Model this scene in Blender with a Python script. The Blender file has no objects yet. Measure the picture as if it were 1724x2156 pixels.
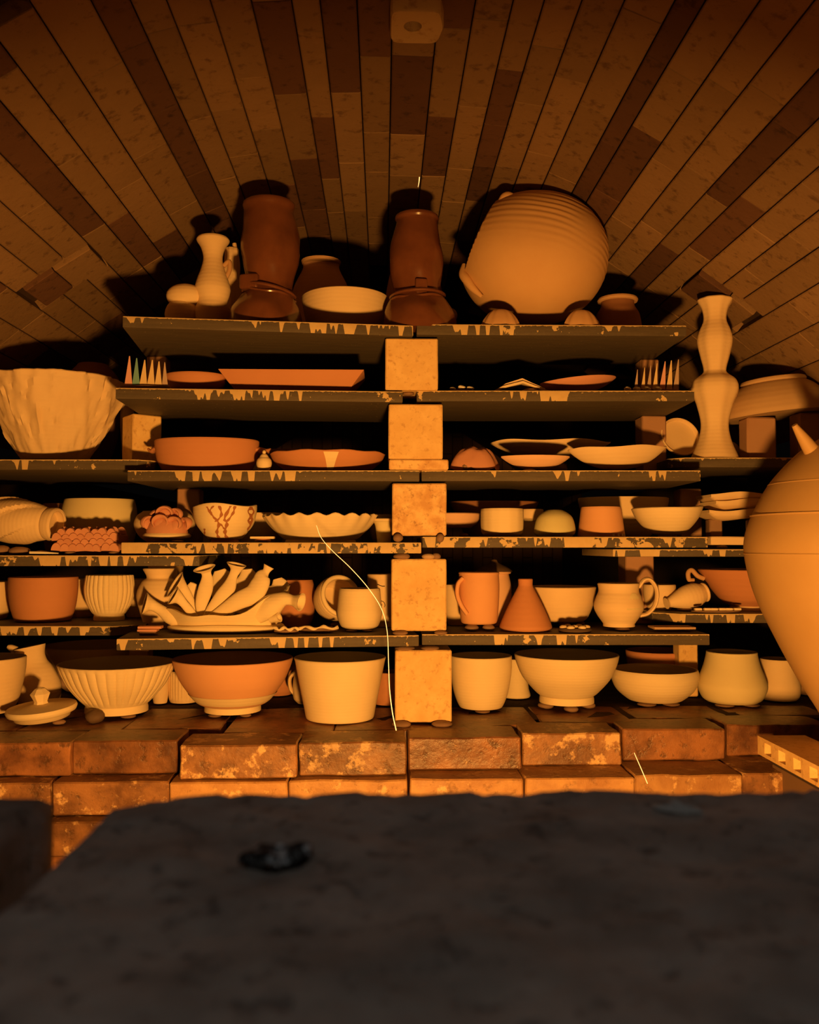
import bpy, bmesh, math, random
from mathutils import Vector, Matrix, noise as mnoise
random.seed(7)
# ---------------------------------------------------------------- camera, world, lights, exposure
F = 1866.0                       # focal length in pixels of the 1724 x 2156 frame
E = 0.90                         # eye height
YAW, PITCH = math.radians(1.75), math.radians(2.21)
scene = bpy.context.scene
C = scene.collection
fw = Vector((math.sin(YAW)*math.cos(PITCH), math.cos(YAW)*math.cos(PITCH), math.sin(PITCH)))
rt = Vector((math.cos(YAW), -math.sin(YAW), 0))
up = rt.cross(fw)
cam = bpy.data.cameras.new('camera'); camo = bpy.data.objects.new('camera', cam); C.objects.link(camo)
camo.matrix_world = Matrix(((rt.x, up.x, -fw.x, 0), (rt.y, up.y, -fw.y, 0), (rt.z, up.z, -fw.z, E), (0, 0, 0, 1)))
cam.sensor_fit = 'HORIZONTAL'; cam.sensor_width = 36; cam.lens = F/1724*36; cam.clip_start = 0.02; cam.clip_end = 50
cam.dof.use_dof = True; cam.dof.focus_distance = 1.95; cam.dof.aperture_fstop = 11
scene.camera = camo
w = bpy.data.worlds.new('world'); scene.world = w; w.use_nodes = True
w.node_tree.nodes['Background'].inputs[0].default_value = (0.5, 0.45, 0.4, 1)
w.node_tree.nodes['Background'].inputs[1].default_value = 0.002
vs = scene.view_settings
vs.view_transform = 'Standard'; vs.look = 'None'; vs.gamma = 1; vs.exposure = 0; vs.use_curve_mapping = False
# the fire in the firebox, below and beyond the stoke-hole sill
l = bpy.data.lights.new('fire_glow', 'POINT'); l.energy = 136; l.color = (1.0, 0.425, 0.08); l.shadow_soft_size = 0.045
lo = bpy.data.objects.new('fire_glow', l); C.objects.link(lo); lo.location = (0.12, 0.275, E-0.345)
# added fill lamp, standing in for dim outside light on the sill
l = bpy.data.lights.new('sill_fill', 'AREA'); l.energy = 0.85; l.color = (1.0, 0.93, 0.85); l.size = 0.35
lo = bpy.data.objects.new('sill_fill', l); C.objects.link(lo); lo.location = (0.0, -0.25, E+0.8)
lo.rotation_euler = (math.radians(32), 0, 0)

# ---------------------------------------------------------------- helpers
def P(px, py, Y):
    d = fw + rt*((px-862)/F) + up*((1078-py)/F)
    d *= Y/d.y
    return Vector((d.x, d.y, d.z+E))
def mesh(name, v, f, smooth=40):
    m = bpy.data.meshes.new(name); m.from_pydata([tuple(p) for p in v], [], f); m.validate(); m.update()
    bm = bmesh.new(); bm.from_mesh(m); bmesh.ops.recalc_face_normals(bm, faces=bm.faces); bm.to_mesh(m); bm.free()
    if smooth:
        m.polygons.foreach_set('use_smooth', [True]*len(m.polygons)); m.set_sharp_from_angle(angle=math.radians(smooth))
    return m
def tag(o, label=None, cat=None, group=None, kind=None):
    if label: o['label'] = label
    if cat: o['category'] = cat
    if group: o['group'] = group
    if kind: o['kind'] = kind
    return o
def obj(name, me, mat, parent=None, loc=(0, 0, 0), rot=(0, 0, 0)):
    o = bpy.data.objects.new(name, me); C.objects.link(o)
    if mat and not me.materials: me.materials.append(M[mat])
    o.location = loc; o.rotation_euler = rot
    if parent: o.parent = parent
    return o
def empty(name, loc, rot=(0, 0, 0)):
    o = bpy.data.objects.new(name, None); C.objects.link(o); o.location = loc; o.rotation_euler = rot; o.empty_display_size = .02
    return o
def cat_rom(pts, n):
    pts = [Vector(p) for p in pts]; out = []
    q = [pts[0]*2-pts[1]] + pts + [pts[-1]*2-pts[-2]]
    for i in range(1, len(q)-2):
        a, b, c, d = q[i-1:i+3]
        for k in range(n):
            t = k/n
            out.append(.5*((2*b)+(c-a)*t+(2*a-5*b+4*c-d)*t*t+(3*b-a-3*c+d)*t**3))
    out.append(pts[-1]); return out
def box(v, f, x0, x1, y0, y1, z0, z1):
    n = len(v)
    v += [(x, y, z) for z in (z0, z1) for y in (y0, y1) for x in (x0, x1)]
    f += [tuple(n+i for i in q) for q in ((0, 1, 3, 2), (4, 6, 7, 5), (0, 4, 5, 1), (2, 3, 7, 6), (0, 2, 6, 4), (1, 5, 7, 3))]
def bevel_mesh(name, v, f, w=.002, seg=1, smooth=40, cuts=0, jit=0, seed=0):
    m = bpy.data.meshes.new(name); bm = bmesh.new()
    vv = [bm.verts.new(p) for p in v]
    for q in f: bm.faces.new([vv[i] for i in q])
    bmesh.ops.recalc_face_normals(bm, faces=bm.faces)
    if w: bmesh.ops.bevel(bm, geom=list(bm.edges), offset=w, segments=seg, affect='EDGES', profile=.6)
    if cuts: bmesh.ops.subdivide_edges(bm, edges=list(bm.edges), cuts=cuts, use_grid_fill=True)
    if jit:
        for p in bm.verts:
            p.co += Vector(mnoise.noise_vector(p.co*22+Vector((seed, 0, 0))))*jit
    bm.to_mesh(m); bm.free()
    if smooth:
        m.polygons.foreach_set('use_smooth', [True]*len(m.polygons)); m.set_sharp_from_angle(angle=math.radians(smooth))
    return m
def block(name, sx, sy, sz, w=.003, jit=0, cuts=0, seed=0):       # origin at the base centre
    v, f = [], []; box(v, f, -sx/2, sx/2, -sy/2, sy/2, 0, sz)
    return bevel_mesh(name, v, f, w, jit=jit, cuts=cuts, seed=seed)
def lathe(prof, seg=44, th=None, mod=None, sy=1.0, smooth=True, n=5, bottom=None):
    """prof: (r, z) metres from the base up; th: wall thickness (open pot) or None (closed form)."""
    if smooth: pr = [(max(p.x, 0.0002), p.y) for p in cat_rom([Vector((r, z, 0)) for r, z in prof], n)]
    else: pr = list(prof)
    z0, z1 = pr[0][1], pr[-1][1]; H = max(z1-z0, 1e-6)
    rings = [(r, z, 0) for r, z in pr]
    if th:
        r1 = pr[-1][0]
        rings += [(r1-th*.25, z1+th*.3, 0), (r1-th*.75, z1+th*.3, 0), (r1-th, z1, 1)]
        for r, z in reversed(pr[:-1]):
            if z > z0+(bottom or th)*1.2 and r-th > .001: rings.append((r-th, z, 1))
        rings.append((max(rings[-1][0]*.5, .001), z0+(bottom or th), 1))
    v, f = [], []
    for r, z, ins in rings:
        for k in range(seg):
            a = 2*math.pi*k/seg; rr, zz = r, z
            if mod:
                q = mod(a, (z-z0)/H, r, ins); rr, zz = (q if isinstance(q, tuple) else (q, 0)); zz = z+zz
            v.append((rr*math.cos(a), rr*math.sin(a)*sy, zz))
    for i in range(len(rings)-1):
        for k in range(seg):
            k2 = (k+1) % seg
            f.append((i*seg+k, i*seg+k2, (i+1)*seg+k2, (i+1)*seg+k))
    f.append(tuple(range(seg))[::-1]); f.append(tuple((len(rings)-1)*seg+k for k in range(seg)))
    return v, f
def tube(path, radii, seg=12, n=5, flat=(1, 1), hollow=0, ref=(0, 1, 0), mod=None):
    """swept tube; flat scales the two cross axes; hollow: wall thickness, open at the far end."""
    pr = cat_rom([Vector(p) for p in path], n); rr = [p.x for p in cat_rom([Vector((r, 0, 0)) for r in radii], n)]
    fl = list(zip(pr, rr))
    T = [(pr[min(i+1, len(pr)-1)]-pr[max(i-1, 0)]).normalized() for i in range(len(pr))]
    seqs = [(p, r, t) for (p, r), t in zip(fl, T)]
    if hollow:
        seqs += [(p, max(r-hollow, .0006), t) for (p, r), t in list(zip(fl, T))[::-1][:int(len(fl)*.8)]]
    v, f = [], []; ref = Vector(ref)
    for i, (p, r, t) in enumerate(seqs):
        a = ref.cross(t)
        if a.length < .05: a = Vector((1, 0, .3)).cross(t)
        a.normalize(); b = t.cross(a)
        for k in range(seg):
            g = 2*math.pi*k/seg; q = r*(mod(i/len(seqs), g) if mod else 1)
            v.append(p+a*math.cos(g)*q*flat[0]+b*math.sin(g)*q*flat[1])
    for i in range(len(seqs)-1):
        for k in range(seg):
            k2 = (k+1) % seg; f.append((i*seg+k, i*seg+k2, (i+1)*seg+k2, (i+1)*seg+k))
    f.append(tuple(range(seg))[::-1]); f.append(tuple((len(seqs)-1)*seg+k for k in range(seg)))
    return v, f
def join(*parts):
    v, f = [], []
    for a, b in parts:
        n = len(v); v += list(a); f += [tuple(i+n for i in q) for q in b]
    return v, f
def ellipsoid(rx, ry, rz, c=(0, 0, 0), nu=20, nv=12, jit=0, fr=30, seed=0, zmin=None):
    v, f = [], []
    for i in range(nv+1):
        th = math.pi*i/nv
        for k in range(nu):
            a = 2*math.pi*k/nu
            d = Vector((math.sin(th)*math.cos(a), math.sin(th)*math.sin(a), -math.cos(th)))
            q = Vector((d.x*rx, d.y*ry, d.z*rz))
            if jit: q += d*jit*mnoise.noise(q*fr+Vector((seed, seed*.7, 0)))
            if zmin is not None: q.z = max(q.z, zmin)
            v.append(q+Vector(c))
    for i in range(nv):
        for k in range(nu):
            k2 = (k+1) % nu; f.append((i*nu+k, i*nu+k2, (i+1)*nu+k2, (i+1)*nu+k))
    return v, f

# ---------------------------------------------------------------- materials
M = {}
def nt(name):
    m = bpy.data.materials.new(name); m.use_nodes = True; M[name] = m
    t = m.node_tree; b = t.nodes['Principled BSDF']
    return m, t, b
def node(t, ty, **kw):
    n = t.nodes.new(ty)
    for k, v in kw.items():
        if k in n.inputs: n.inputs[k].default_value = v
        else: setattr(n, k, v)
    return n
def noise(t, vec, scale, detail=4, rough=.55):
    n = node(t, 'ShaderNodeTexNoise'); n.inputs['Scale'].default_value = scale; n.inputs['Detail'].default_value = detail
    n.inputs['Roughness'].default_value = rough; t.links.new(vec, n.inputs['Vector']); return n.outputs['Fac']
def math_(t, op, a, b=None, c=None, clamp=False):
    n = t.nodes.new('ShaderNodeMath'); n.operation = op; n.use_clamp = clamp
    for i, q in enumerate((a, b, c)):
        if q is None: continue
        if isinstance(q, (int, float)): n.inputs[i].default_value = q
        else: t.links.new(q, n.inputs[i])
    return n.outputs[0]
def ramp(t, fac, stops):
    n = t.nodes.new('ShaderNodeValToRGB'); e = n.color_ramp.elements
    while len(e) < len(stops): e.new(.5)
    for i, (p, c) in enumerate(stops): e[i].position = p; e[i].color = (*c, 1) if len(c) == 3 else c
    t.links.new(fac, n.inputs[0]); return n.outputs[0]
def mix(t, fac, a, b):
    n = t.nodes.new('ShaderNodeMix'); n.data_type = 'RGBA'
    for i, q in ((0, fac), (6, a), (7, b)):
        if isinstance(q, tuple): n.inputs[i].default_value = (*q, 1)
        elif isinstance(q, (int, float)): n.inputs[i].default_value = q
        else: t.links.new(q, n.inputs[i])
    return n.outputs[2]
def bump(t, b, h, strength=.3, dist=.002):
    n = t.nodes.new('ShaderNodeBump'); n.inputs['Strength'].default_value = strength; n.inputs['Distance'].default_value = dist
    t.links.new(h, n.inputs['Height']); t.links.new(n.outputs[0], b.inputs['Normal'])
def coord(t):
    """object coordinates shifted by a random offset per object"""
    tc = t.nodes.new('ShaderNodeTexCoord'); oi = t.nodes.new('ShaderNodeObjectInfo')
    a = t.nodes.new('ShaderNodeVectorMath'); a.operation = 'ADD'
    s = math_(t, 'MULTIPLY', oi.outputs['Random'], 37.0)
    t.links.new(tc.outputs['Object'], a.inputs[0]); t.links.new(s, a.inputs[1])
    return a.outputs[0], tc.outputs['Object'], oi.outputs['Random']
def clay(name, c1, c2, rough=.75, scale=14, fine=180, bs=.12, spec=.3, speck=None, rings=0):
    m, t, b = nt(name); v, o, r = coord(t)
    col = mix(t, noise(t, v, scale, 3), c1, c2)
    if speck:
        k = math_(t, 'GREATER_THAN', noise(t, v, 120, 2), .72); col = mix(t, k, col, speck)
    t.links.new(col, b.inputs['Base Color']); b.inputs['Roughness'].default_value = rough
    b.inputs['Specular IOR Level'].default_value = spec
    h = noise(t, v, fine, 3)
    if rings:
        sx = t.nodes.new('ShaderNodeSeparateXYZ'); t.links.new(o, sx.inputs[0])
        wv = math_(t, 'SINE', math_(t, 'ADD', math_(t, 'MULTIPLY', sx.outputs[2], rings), math_(t, 'MULTIPLY', noise(t, v, 9), 5)))
        h = math_(t, 'ADD', math_(t, 'MULTIPLY', wv, .5), h)
    bump(t, b, h, bs, .0015); return m
clay('cream', (.86, .72, .45), (.78, .62, .37), rings=900, bs=.10)
clay('cream_yellow', (.80, .70, .40), (.72, .60, .33), bs=.10)
clay('cream_warm', (.84, .66, .40), (.74, .54, .31), rings=700, bs=.12)
clay('peach', (.80, .52, .34), (.72, .44, .28), rings=600, bs=.1)
clay('terracotta', (.60, .275, .135), (.53, .23, .11), rings=500, bs=.10)
clay('terracotta_pink', (.66, .33, .22), (.56, .26, .17), bs=.15)
clay('tan', (.60, .38, .20), (.48, .28, .14), bs=.18)
clay('brown', (.30, .14, .07), (.20, .09, .045), bs=.2)
clay('boot_glaze', (.21, .075, .035), (.085, .03, .016), rough=.22, scale=22, fine=60, bs=.12, spec=.5)
clay('wad', (.34, .21, .13), (.20, .12, .075), fine=90, bs=.5)
clay('wad_pale', (.60, .44, .28), (.42, .27, .16), fine=90, bs=.5)
clay('dark_clay', (.16, .10, .06), (.09, .055, .035), bs=.3)
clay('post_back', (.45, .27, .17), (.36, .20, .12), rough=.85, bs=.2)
clay('white_slip', (.88, .84, .70), (.84, .78, .62), bs=.05)
clay('slip_brown', (.42, .17, .07), (.34, .13, .05), bs=.05)
clay('black_slip', (.05, .03, .02), (.04, .025, .015), bs=.05)
clay('cone_pink', (.75, .42, .36), (.70, .38, .33), bs=.05)
clay('cone_green', (.20, .42, .45), (.16, .36, .38), bs=.05)
clay('cone_cream', (.80, .62, .36), (.72, .55, .3), bs=.05)
clay('cone_grey', (.55, .42, .34), (.46, .34, .28), bs=.05)

def brick_mat(name, c1, c2, dark, rough=.9, pale=None, bs=.5, sc=1.0, pale_at=.62, spec=.2, vary=.35, contrast=0):
    m, t, b = nt(name); v, o, r = coord(t)
    nf = noise(t, v, 12*sc, 5, .6)
    if contrast: nf = ramp(t, nf, [(.5-contrast, (0, 0, 0)), (.5+contrast, (1, 1, 1))])
    col = mix(t, nf, c1, c2)
    sp = ramp(t, noise(t, v, 38*sc, 4, .65), [(.56, (0, 0, 0)), (.70, (1, 1, 1))])
    col = mix(t, math_(t, 'MULTIPLY', sp, .75), col, dark)
    if pale:
        ps = ramp(t, noise(t, v, 17*sc, 6, .7), [(pale_at, (0, 0, 0)), (pale_at+.07, (1, 1, 1))]); col = mix(t, ps, col, pale)
    hv = t.nodes.new('ShaderNodeHueSaturation'); t.links.new(col, hv.inputs['Color'])
    t.links.new(math_(t, 'ADD', math_(t, 'MULTIPLY', r, vary), 1-vary/2), hv.inputs['Value'])
    t.links.new(hv.outputs[0], b.inputs['Base Color']); b.inputs['Roughness'].default_value = rough
    b.inputs['Specular IOR Level'].default_value = spec
    bump(t, b, math_(t, 'ADD', noise(t, v, 60, 5, .65), math_(t, 'MULTIPLY', sp, -.4)), bs, .003); return m
brick_mat('vault_brick', (.30, .19, .105), (.235, .145, .075), (.11, .06, .035))
brick_mat('vault_brick_dark', (.15, .078, .05), (.11, .055, .036), (.05, .028, .018))
brick_mat('mortar', (.06, .035, .02), (.05, .03, .018), (.03, .018, .01), vary=0)
brick_mat('spy_brick', (.62, .46, .27), (.52, .37, .2), (.34, .2, .1))
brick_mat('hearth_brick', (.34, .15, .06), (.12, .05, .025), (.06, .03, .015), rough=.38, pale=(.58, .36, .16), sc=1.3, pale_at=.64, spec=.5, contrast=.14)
brick_mat('hearth_brick_low_lit', (.52, .30, .12), (.36, .18, .07), (.2, .1, .04), rough=.5, pale=(.66, .43, .2), sc=1.6, pale_at=.58, spec=.4, contrast=.16)  # stronger firelight on the middle lower course put into the brick colour
brick_mat('hearth_brick_lit', (.34, .165, .065), (.15, .068, .03), (.08, .04, .02), rough=.45, pale=(.62, .40, .19), sc=1.4, pale_at=.54, spec=.5, contrast=.12)  # lit copy of the hearth brick, firelight put into its colour
brick_mat('sill_brick', (.36, .325, .29), (.20, .18, .16), (.09, .08, .075), rough=.95, sc=2.2, bs=.9, spec=.1, contrast=.2)
brick_mat('charcoal', (.03, .03, .03), (.02, .02, .02), (.01, .01, .01), rough=.7, pale=(.50, .56, .60), sc=5, pale_at=.50, bs=.8)

brick_mat('post', (.84, .60, .27), (.70, .45, .18), (.52, .30, .12), rough=.85, sc=2.2, bs=.35, vary=.06, contrast=.22)
brick_mat('post_stained', (.82, .57, .27), (.62, .36, .15), (.36, .19, .08), rough=.8, sc=3, bs=.4, vary=.06, contrast=.12)
def shelf_mat(name='kiln_shelf', bias=.3, pat=.645):
    m, t, b = nt(name); v, o, r = coord(t)
    s = t.nodes.new('ShaderNodeSeparateXYZ'); t.links.new(o, s.inputs[0])
    sh = math_(t, 'MULTIPLY', r, 53.0)
    def n1(scale, k, detail=2):
        cb = t.nodes.new('ShaderNodeCombineXYZ')
        t.links.new(math_(t, 'ADD', s.outputs[0], sh), cb.inputs[0]); cb.inputs[1].default_value = k
        return noise(t, cb.outputs[0], scale, detail)
    depth = math_(t, 'DIVIDE', math_(t, 'MULTIPLY', s.outputs[2], -1), .025)
    drip = math_(t, 'MULTIPLY_ADD', math_(t, 'SUBTRACT', n1(62, .3, 1), .47), 9.0, 0)
    gate = math_(t, 'MULTIPLY_ADD', math_(t, 'SUBTRACT', n1(7, 4.1, 1), .48), 14.0, bias, clamp=True)
    edge = math_(t, 'MULTIPLY', n1(120, 8, 2), .22)
    L = math_(t, 'MAXIMUM', math_(t, 'MULTIPLY', drip, gate), math_(t, 'SUBTRACT', edge, .02))
    mask = math_(t, 'GREATER_THAN', math_(t, 'ADD', L, math_(t, 'MULTIPLY', noise(t, v, 160, 2), .12)), math_(t, 'ADD', depth, .04))
    patch = math_(t, 'GREATER_THAN', noise(t, v, 30, 5, .6), pat)
    g = t.nodes.new('ShaderNodeNewGeometry'); gs = t.nodes.new('ShaderNodeSeparateXYZ'); t.links.new(g.outputs['Normal'], gs.inputs[0])
    side = math_(t, 'LESS_THAN', math_(t, 'ABSOLUTE', gs.outputs[2]), .6)
    mask = math_(t, 'MULTIPLY', math_(t, 'MAXIMUM', mask, patch), side)
    mp = t.nodes.new('ShaderNodeMapping'); mp.inputs['Scale'].default_value = (1.2, 14, 14); t.links.new(v, mp.inputs[0])
    base = mix(t, noise(t, mp.outputs[0], 9, 5, .65), (.135, .105, .07), (.055, .045, .032))
    speck = math_(t, 'GREATER_THAN', noise(t, v, 210, 2), .735)
    base = mix(t, speck, base, (.5, .4, .26))
    col = mix(t, mask, base, mix(t, noise(t, v, 40, 3), (.68, .52, .27), (.52, .36, .16)))
    t.links.new(col, b.inputs['Base Color']); b.inputs['Roughness'].default_value = .6; b.inputs['Specular IOR Level'].default_value = .3
    bump(t, b, math_(t, 'ADD', math_(t, 'MULTIPLY', mask, .7), noise(t, v, 110, 4)), .5, .0015)
shelf_mat()
shelf_mat('kiln_shelf_dripped', 2.0, .53)
def simple(name, col, rough=.8, emit=None, es=0):
    m, t, b = nt(name); b.inputs['Base Color'].default_value = (*col, 1); b.inputs['Roughness'].default_value = rough
    if emit: b.inputs['Emission Color'].default_value = (*emit, 1); b.inputs['Emission Strength'].default_value = es
simple('ash', (.42, .42, .40))
simple('spark', (.9, .6, .2), .5, (1.0, .60, .20), 1.5)
# burning logs: charred wood with glowing cracks
m, t, b = nt('burning_wood'); v, o, r = coord(t)
g = ramp(t, noise(t, v, 25, 5, .7), [(.5, (0, 0, 0)), (.62, (1, .30, .03))])
b.inputs['Base Color'].default_value = (.03, .02, .015, 1); t.links.new(g, b.inputs['Emission Color']); b.inputs['Emission Strength'].default_value = 3
# lower kiln wall, hidden behind the stacked ware: brick courses as texture
m, t, b = nt('wall_brick'); tc = t.nodes.new('ShaderNodeTexCoord'); mp = t.nodes.new('ShaderNodeMapping')
mp.inputs['Rotation'].default_value = (math.pi/2, 0, math.pi/2); t.links.new(tc.outputs['Object'], mp.inputs[0])
bk = t.nodes.new('ShaderNodeTexBrick'); t.links.new(mp.outputs[0], bk.inputs[0]); bk.inputs['Scale'].default_value = 1
bk.inputs['Brick Width'].default_value = .235; bk.inputs['Row Height'].default_value = .068; bk.inputs['Mortar Size'].default_value = .003
bk.inputs['Color1'].default_value = (.26, .155, .085, 1); bk.inputs['Color2'].default_value = (.19, .11, .06, 1); bk.inputs['Mortar'].default_value = (.05, .03, .02, 1)
t.links.new(bk.outputs[0], b.inputs['Base Color']); b.inputs['Roughness'].default_value = .9

# ---------------------------------------------------------------- the kiln: vault, walls, floor
PROF = [(0, .865), (.2, .858), (.37, .83), (.5, .765), (.62, .69), (.75, .605), (.88, .505), (1.0, .40), (1.1, .29), (1.18, .16), (1.23, .0)]
prof = cat_rom([Vector((x, h, 0)) for x, h in PROF], 24)
ts = [p.x/max(p.y, 1e-4) for p in prof]
def vpt(t, off=0.0):
    """point on the vault section seen from the eye in direction x/h = t, moved outward by off"""
    s = -1 if t < 0 else 1; a = abs(t)
    for i in range(len(ts)-1):
        if ts[i] <= a <= ts[i+1]:
            k = (a-ts[i])/max(ts[i+1]-ts[i], 1e-9); p = prof[i].lerp(prof[i+1], k); d = (prof[i+1]-prof[i]).normalized()
            return Vector((s*(p.x-d.y*off), p.y+d.x*off))
    return Vector((s*(1.23+off), 0))
JL = [.017, -.048, -.116, -.168, -.242, -.317, -.397, -.463, -.535, -.648, -.76, -.86, -.975, -1.11, -1.27, -1.45, -1.68, -1.98, -2.4, -3.0, -3.9]
JR = [.017, .104, .17, .239, .296, .365, .443, .535, .591, .691, .791, .914, 1.02, 1.15, 1.30, 1.46, 1.66, 1.95, 2.35, 2.95, 3.9]
# backing shell behind the bricks (mortar shows in the joints)
vv, ff = [], []; seg = [-3.9+7.8*i/120 for i in range(121)]; seg = [math.copysign(abs(x/3.9)**1.6*3.9, x) for x in seg]
for Y in (.45, 6.0):
    for t_ in seg: q = vpt(t_, .026); vv.append((q.x, Y, q.y+E))
n = len(seg)
for i in range(n-1): ff.append((i, i+1, n+i+1, n+i))
for Y in (.45, 6.0):
    for t_ in seg: q = vpt(t_, .13); vv.append((q.x, Y, q.y+E))
for i in range(n-1): ff.append((2*n+i, 2*n+i+1, 3*n+i+1, 3*n+i))
ceiling = obj('ceiling', mesh('ceiling', vv, ff), 'mortar'); tag(ceiling, 'brown brick barrel vault roofing the kiln chamber', kind='structure')
rnd = random.Random(3)
def vault_brick(t0, t1, Y0, Y1, mat, proud=0.0, gap=.0012):
    w0 = vpt(t0); w1 = vpt(t1); L = (w1-w0).length; g = gap/max(L, .01)
    dt = (t1-t0)*g; a0, a1 = t0+dt, t1-dt; Y0 += gap; Y1 -= gap
    jit = [rnd.uniform(-.0007, .0007)-proud for _ in range(4)]; vs_, fs_ = [], []
    c = .0022; ct = (t1-t0)*c/max(L, .01)
    for (ti, Yi, k) in ((a0, Y0, 0), (a1, Y0, 1), (a1, Y1, 2), (a0, Y1, 3)):
        q = vpt(ti, .05); vs_.append((q.x, Yi, q.y+E))
    for (ti, Yi, k) in ((a0, Y0, 0), (a1, Y0, 1), (a1, Y1, 2), (a0, Y1, 3)):
        q = vpt(ti, jit[k]+.002); vs_.append((q.x, Yi, q.y+E))
    for (ti, Yi, k) in ((a0+ct, Y0+.0006, 0), (a1-ct, Y0+.0006, 1), (a1-ct, Y1-.0006, 2), (a0+ct, Y1-.0006, 3)):
        q = vpt(ti, jit[k]); vs_.append((q.x, Yi, q.y+E))
    for b0 in (0, 4):
        for k in range(4): k2 = (k+1) % 4; fs_.append((b0+k, b0+k2, b0+4+k2, b0+4+k))
    fs_.append((8, 9, 10, 11))
    cx = sum((Vector(p) for p in vs_), Vector())/12
    o = obj('brick', mesh('brick', [Vector(p)-cx for p in vs_], fs_, smooth=0), mat, ceiling, cx); return o
DARKC = {(0, 3): .8, (0, 7): .95, (0, 11): .45, (1, 3): .85, (1, 7): .95, (1, 11): .5, (1, 0): .55}
for side, J in enumerate((JL, JR)):
    for i in range(len(J)-1):
        t0, t1 = J[i], J[i+1]
        Y = 1.12 + rnd.uniform(-.14, .14); ys = [Y]
        while ys[-1] < 3.4 and len(ys) < 8: ys.append(ys[-1] + rnd.choice((.285, .29, .30, .20)) + rnd.uniform(-.01, .01))
        plug = (side == 0 and -1.45 <= t1 and t0 <= -.975) or (side == 1 and 1.15 <= t0 and t1 <= 1.66)
        if plug: ys = [y for y in ys if not 1.86 < y < 2.2] + [1.965, 2.11]; ys.sort()
        for a, b_ in zip(ys, ys[1:]):
            if plug and abs(a-1.965) < 1e-6: continue
            dark = rnd.random() < DARKC.get((side, i), .07)
            vault_brick(t0, t1, a, b_, 'vault_brick_dark' if dark else 'vault_brick')
# plugged side-stoke holes: bricks set crosswise, a black slit left open at the lower end
for cuts in ((-.98, -1.19, -1.40), (1.155, 1.385, 1.60)):
    for k in range(2):
        o = vault_brick(cuts[k], cuts[k+1], 1.975, 2.10, 'vault_brick_dark' if (k == 1) != (cuts[0] > 0) else 'vault_brick', proud=.006)
# lower side walls, back wall, front wall with the stoke hole, firebox floor
for side, s in (('left', -1), ('right', 1)):
    v, f = [], []; x0, x1 = sorted((s*1.225, s*1.36)); box(v, f, x0, x1, .45, 6.0, 0.05, E+.26)
    tag(obj('wall_'+side, mesh('wall', v, f, 0), 'wall_brick'), 'brown brick side wall of the kiln chamber', kind='structure')
v, f = [], []; box(v, f, -1.36, 1.36, 6.0, 6.1, .05, E+1.02)
tag(obj('wall_back', mesh('wall', v, f, 0), 'wall_brick'), 'brown brick end wall of the kiln', kind='structure')
v, f = [], []
box(v, f, -1.36, -.50, .33, .45, .05, E+1.02); box(v, f, .50, 1.36, .33, .45, .05, E+1.02); box(v, f, -.50, .50, .33, .45, E+.42, E+1.02)
box(v, f, -.21, -.08, .12, .40, E-.30, E-.2145)  # unseen brick added under the sill gap to keep firelight out of it
tag(obj('wall_front', mesh('wall', v, f, 0), 'wall_brick'), 'brick front wall around the stoke hole', kind='structure')
v, f = [], []; box(v, f, -1.36, 1.36, -.6, 6.1, 0, .05)
tag(obj('floor', mesh('floor', v, f, 0), 'mortar'), 'dark firebox floor below the brick step', kind='structure')

# spy brick hanging from the crown
def spy_brick():
    c = P(874, 42, 1.40); hw, hd, hh, r = .0405, .046, .035, .0145
    seg, out, inn = 40, [], []
    for k in range(seg):
        a = 2*math.pi*k/seg; ca, sa = math.cos(a), math.sin(a); q = (abs(ca)**7+abs(sa)**7)**(-1/7)
        bulge = .006*math.exp(-(min(a, 2*math.pi-a)/.5)**2)
        out.append((ca*q*hw+bulge, sa*q*hd)); inn.append((-.004+ca*r, -.004+sa*r))
    v, f = [], []
    for ring, z in ((out, hh), (out, .004), ([(x*.95, y*.95) for x, y in out], 0), (inn, 0), ([(x*.9, y*.9) for x, y in inn], .09)):
        v += [(x, y, z) for x, y in ring]
    for i in range(4):
        for k in range(seg): k2 = (k+1) % seg; f.append((i*seg+k, i*seg+k2, (i+1)*seg+k2, (i+1)*seg+k))
    f.append(tuple(4*seg+k for k in range(seg)))
    z = E+.838
    tag(obj('spy_brick', mesh('spy_brick', v, f, 35), 'spy_brick', None, (c.x, 1.402, z)), 'pale square brick with a round hole hanging from the crown of the vault', 'brick')
spy_brick()

# brick step (hearth) that carries the bottom row
STEP = E-.373
v, f = [], []; box(v, f, -1.2, 1.2, 1.93, 3.4, .05, STEP-.003)
hearth = tag(obj('hearth_step', mesh('hearth', v, f, 0), 'mortar'), 'glazed brown brick step in front of the stacked ware', kind='structure')
def hbrick(xa, xb, ya, yb, z0, z1, mat, seed, jit=.003):
    g = .0018; sx, sy, sz = xb-xa-2*g, yb-ya-2*g, z1-z0-.001
    obj('brick', block('brick', sx, sy, sz, .0028, jit=jit, cuts=3, seed=seed), mat, hearth, ((xa+xb)/2, (ya+yb)/2, z0))
UP = [(-330, 1.73), (-90, 1.725), (150, 1.722), (375, 1.735), (627, 1.69), (857, 1.708), (1098, 1.745), (1310, 1.775), (1530, 1.81), (1745, 1.845)]
LITU = (3, 4, 6)
k = 0
for i in range(len(UP)-1):
    yf = UP[i+1][1]; xa = P(UP[i][0], 1590, yf).x; xb = P(UP[i+1][0], 1590, yf).x
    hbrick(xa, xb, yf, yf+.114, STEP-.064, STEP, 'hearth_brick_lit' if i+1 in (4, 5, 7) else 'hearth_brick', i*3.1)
    hbrick(xa+.06, xb+.06, yf+.114, 2.08, STEP-.064, STEP-.001, 'hearth_brick', i*5.3)
xs = [P(x, 1640, 1.68).x for x in (-390, -140, 105, 355, 607, 860, 1105, 1340, 1575, 1830)]
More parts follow.
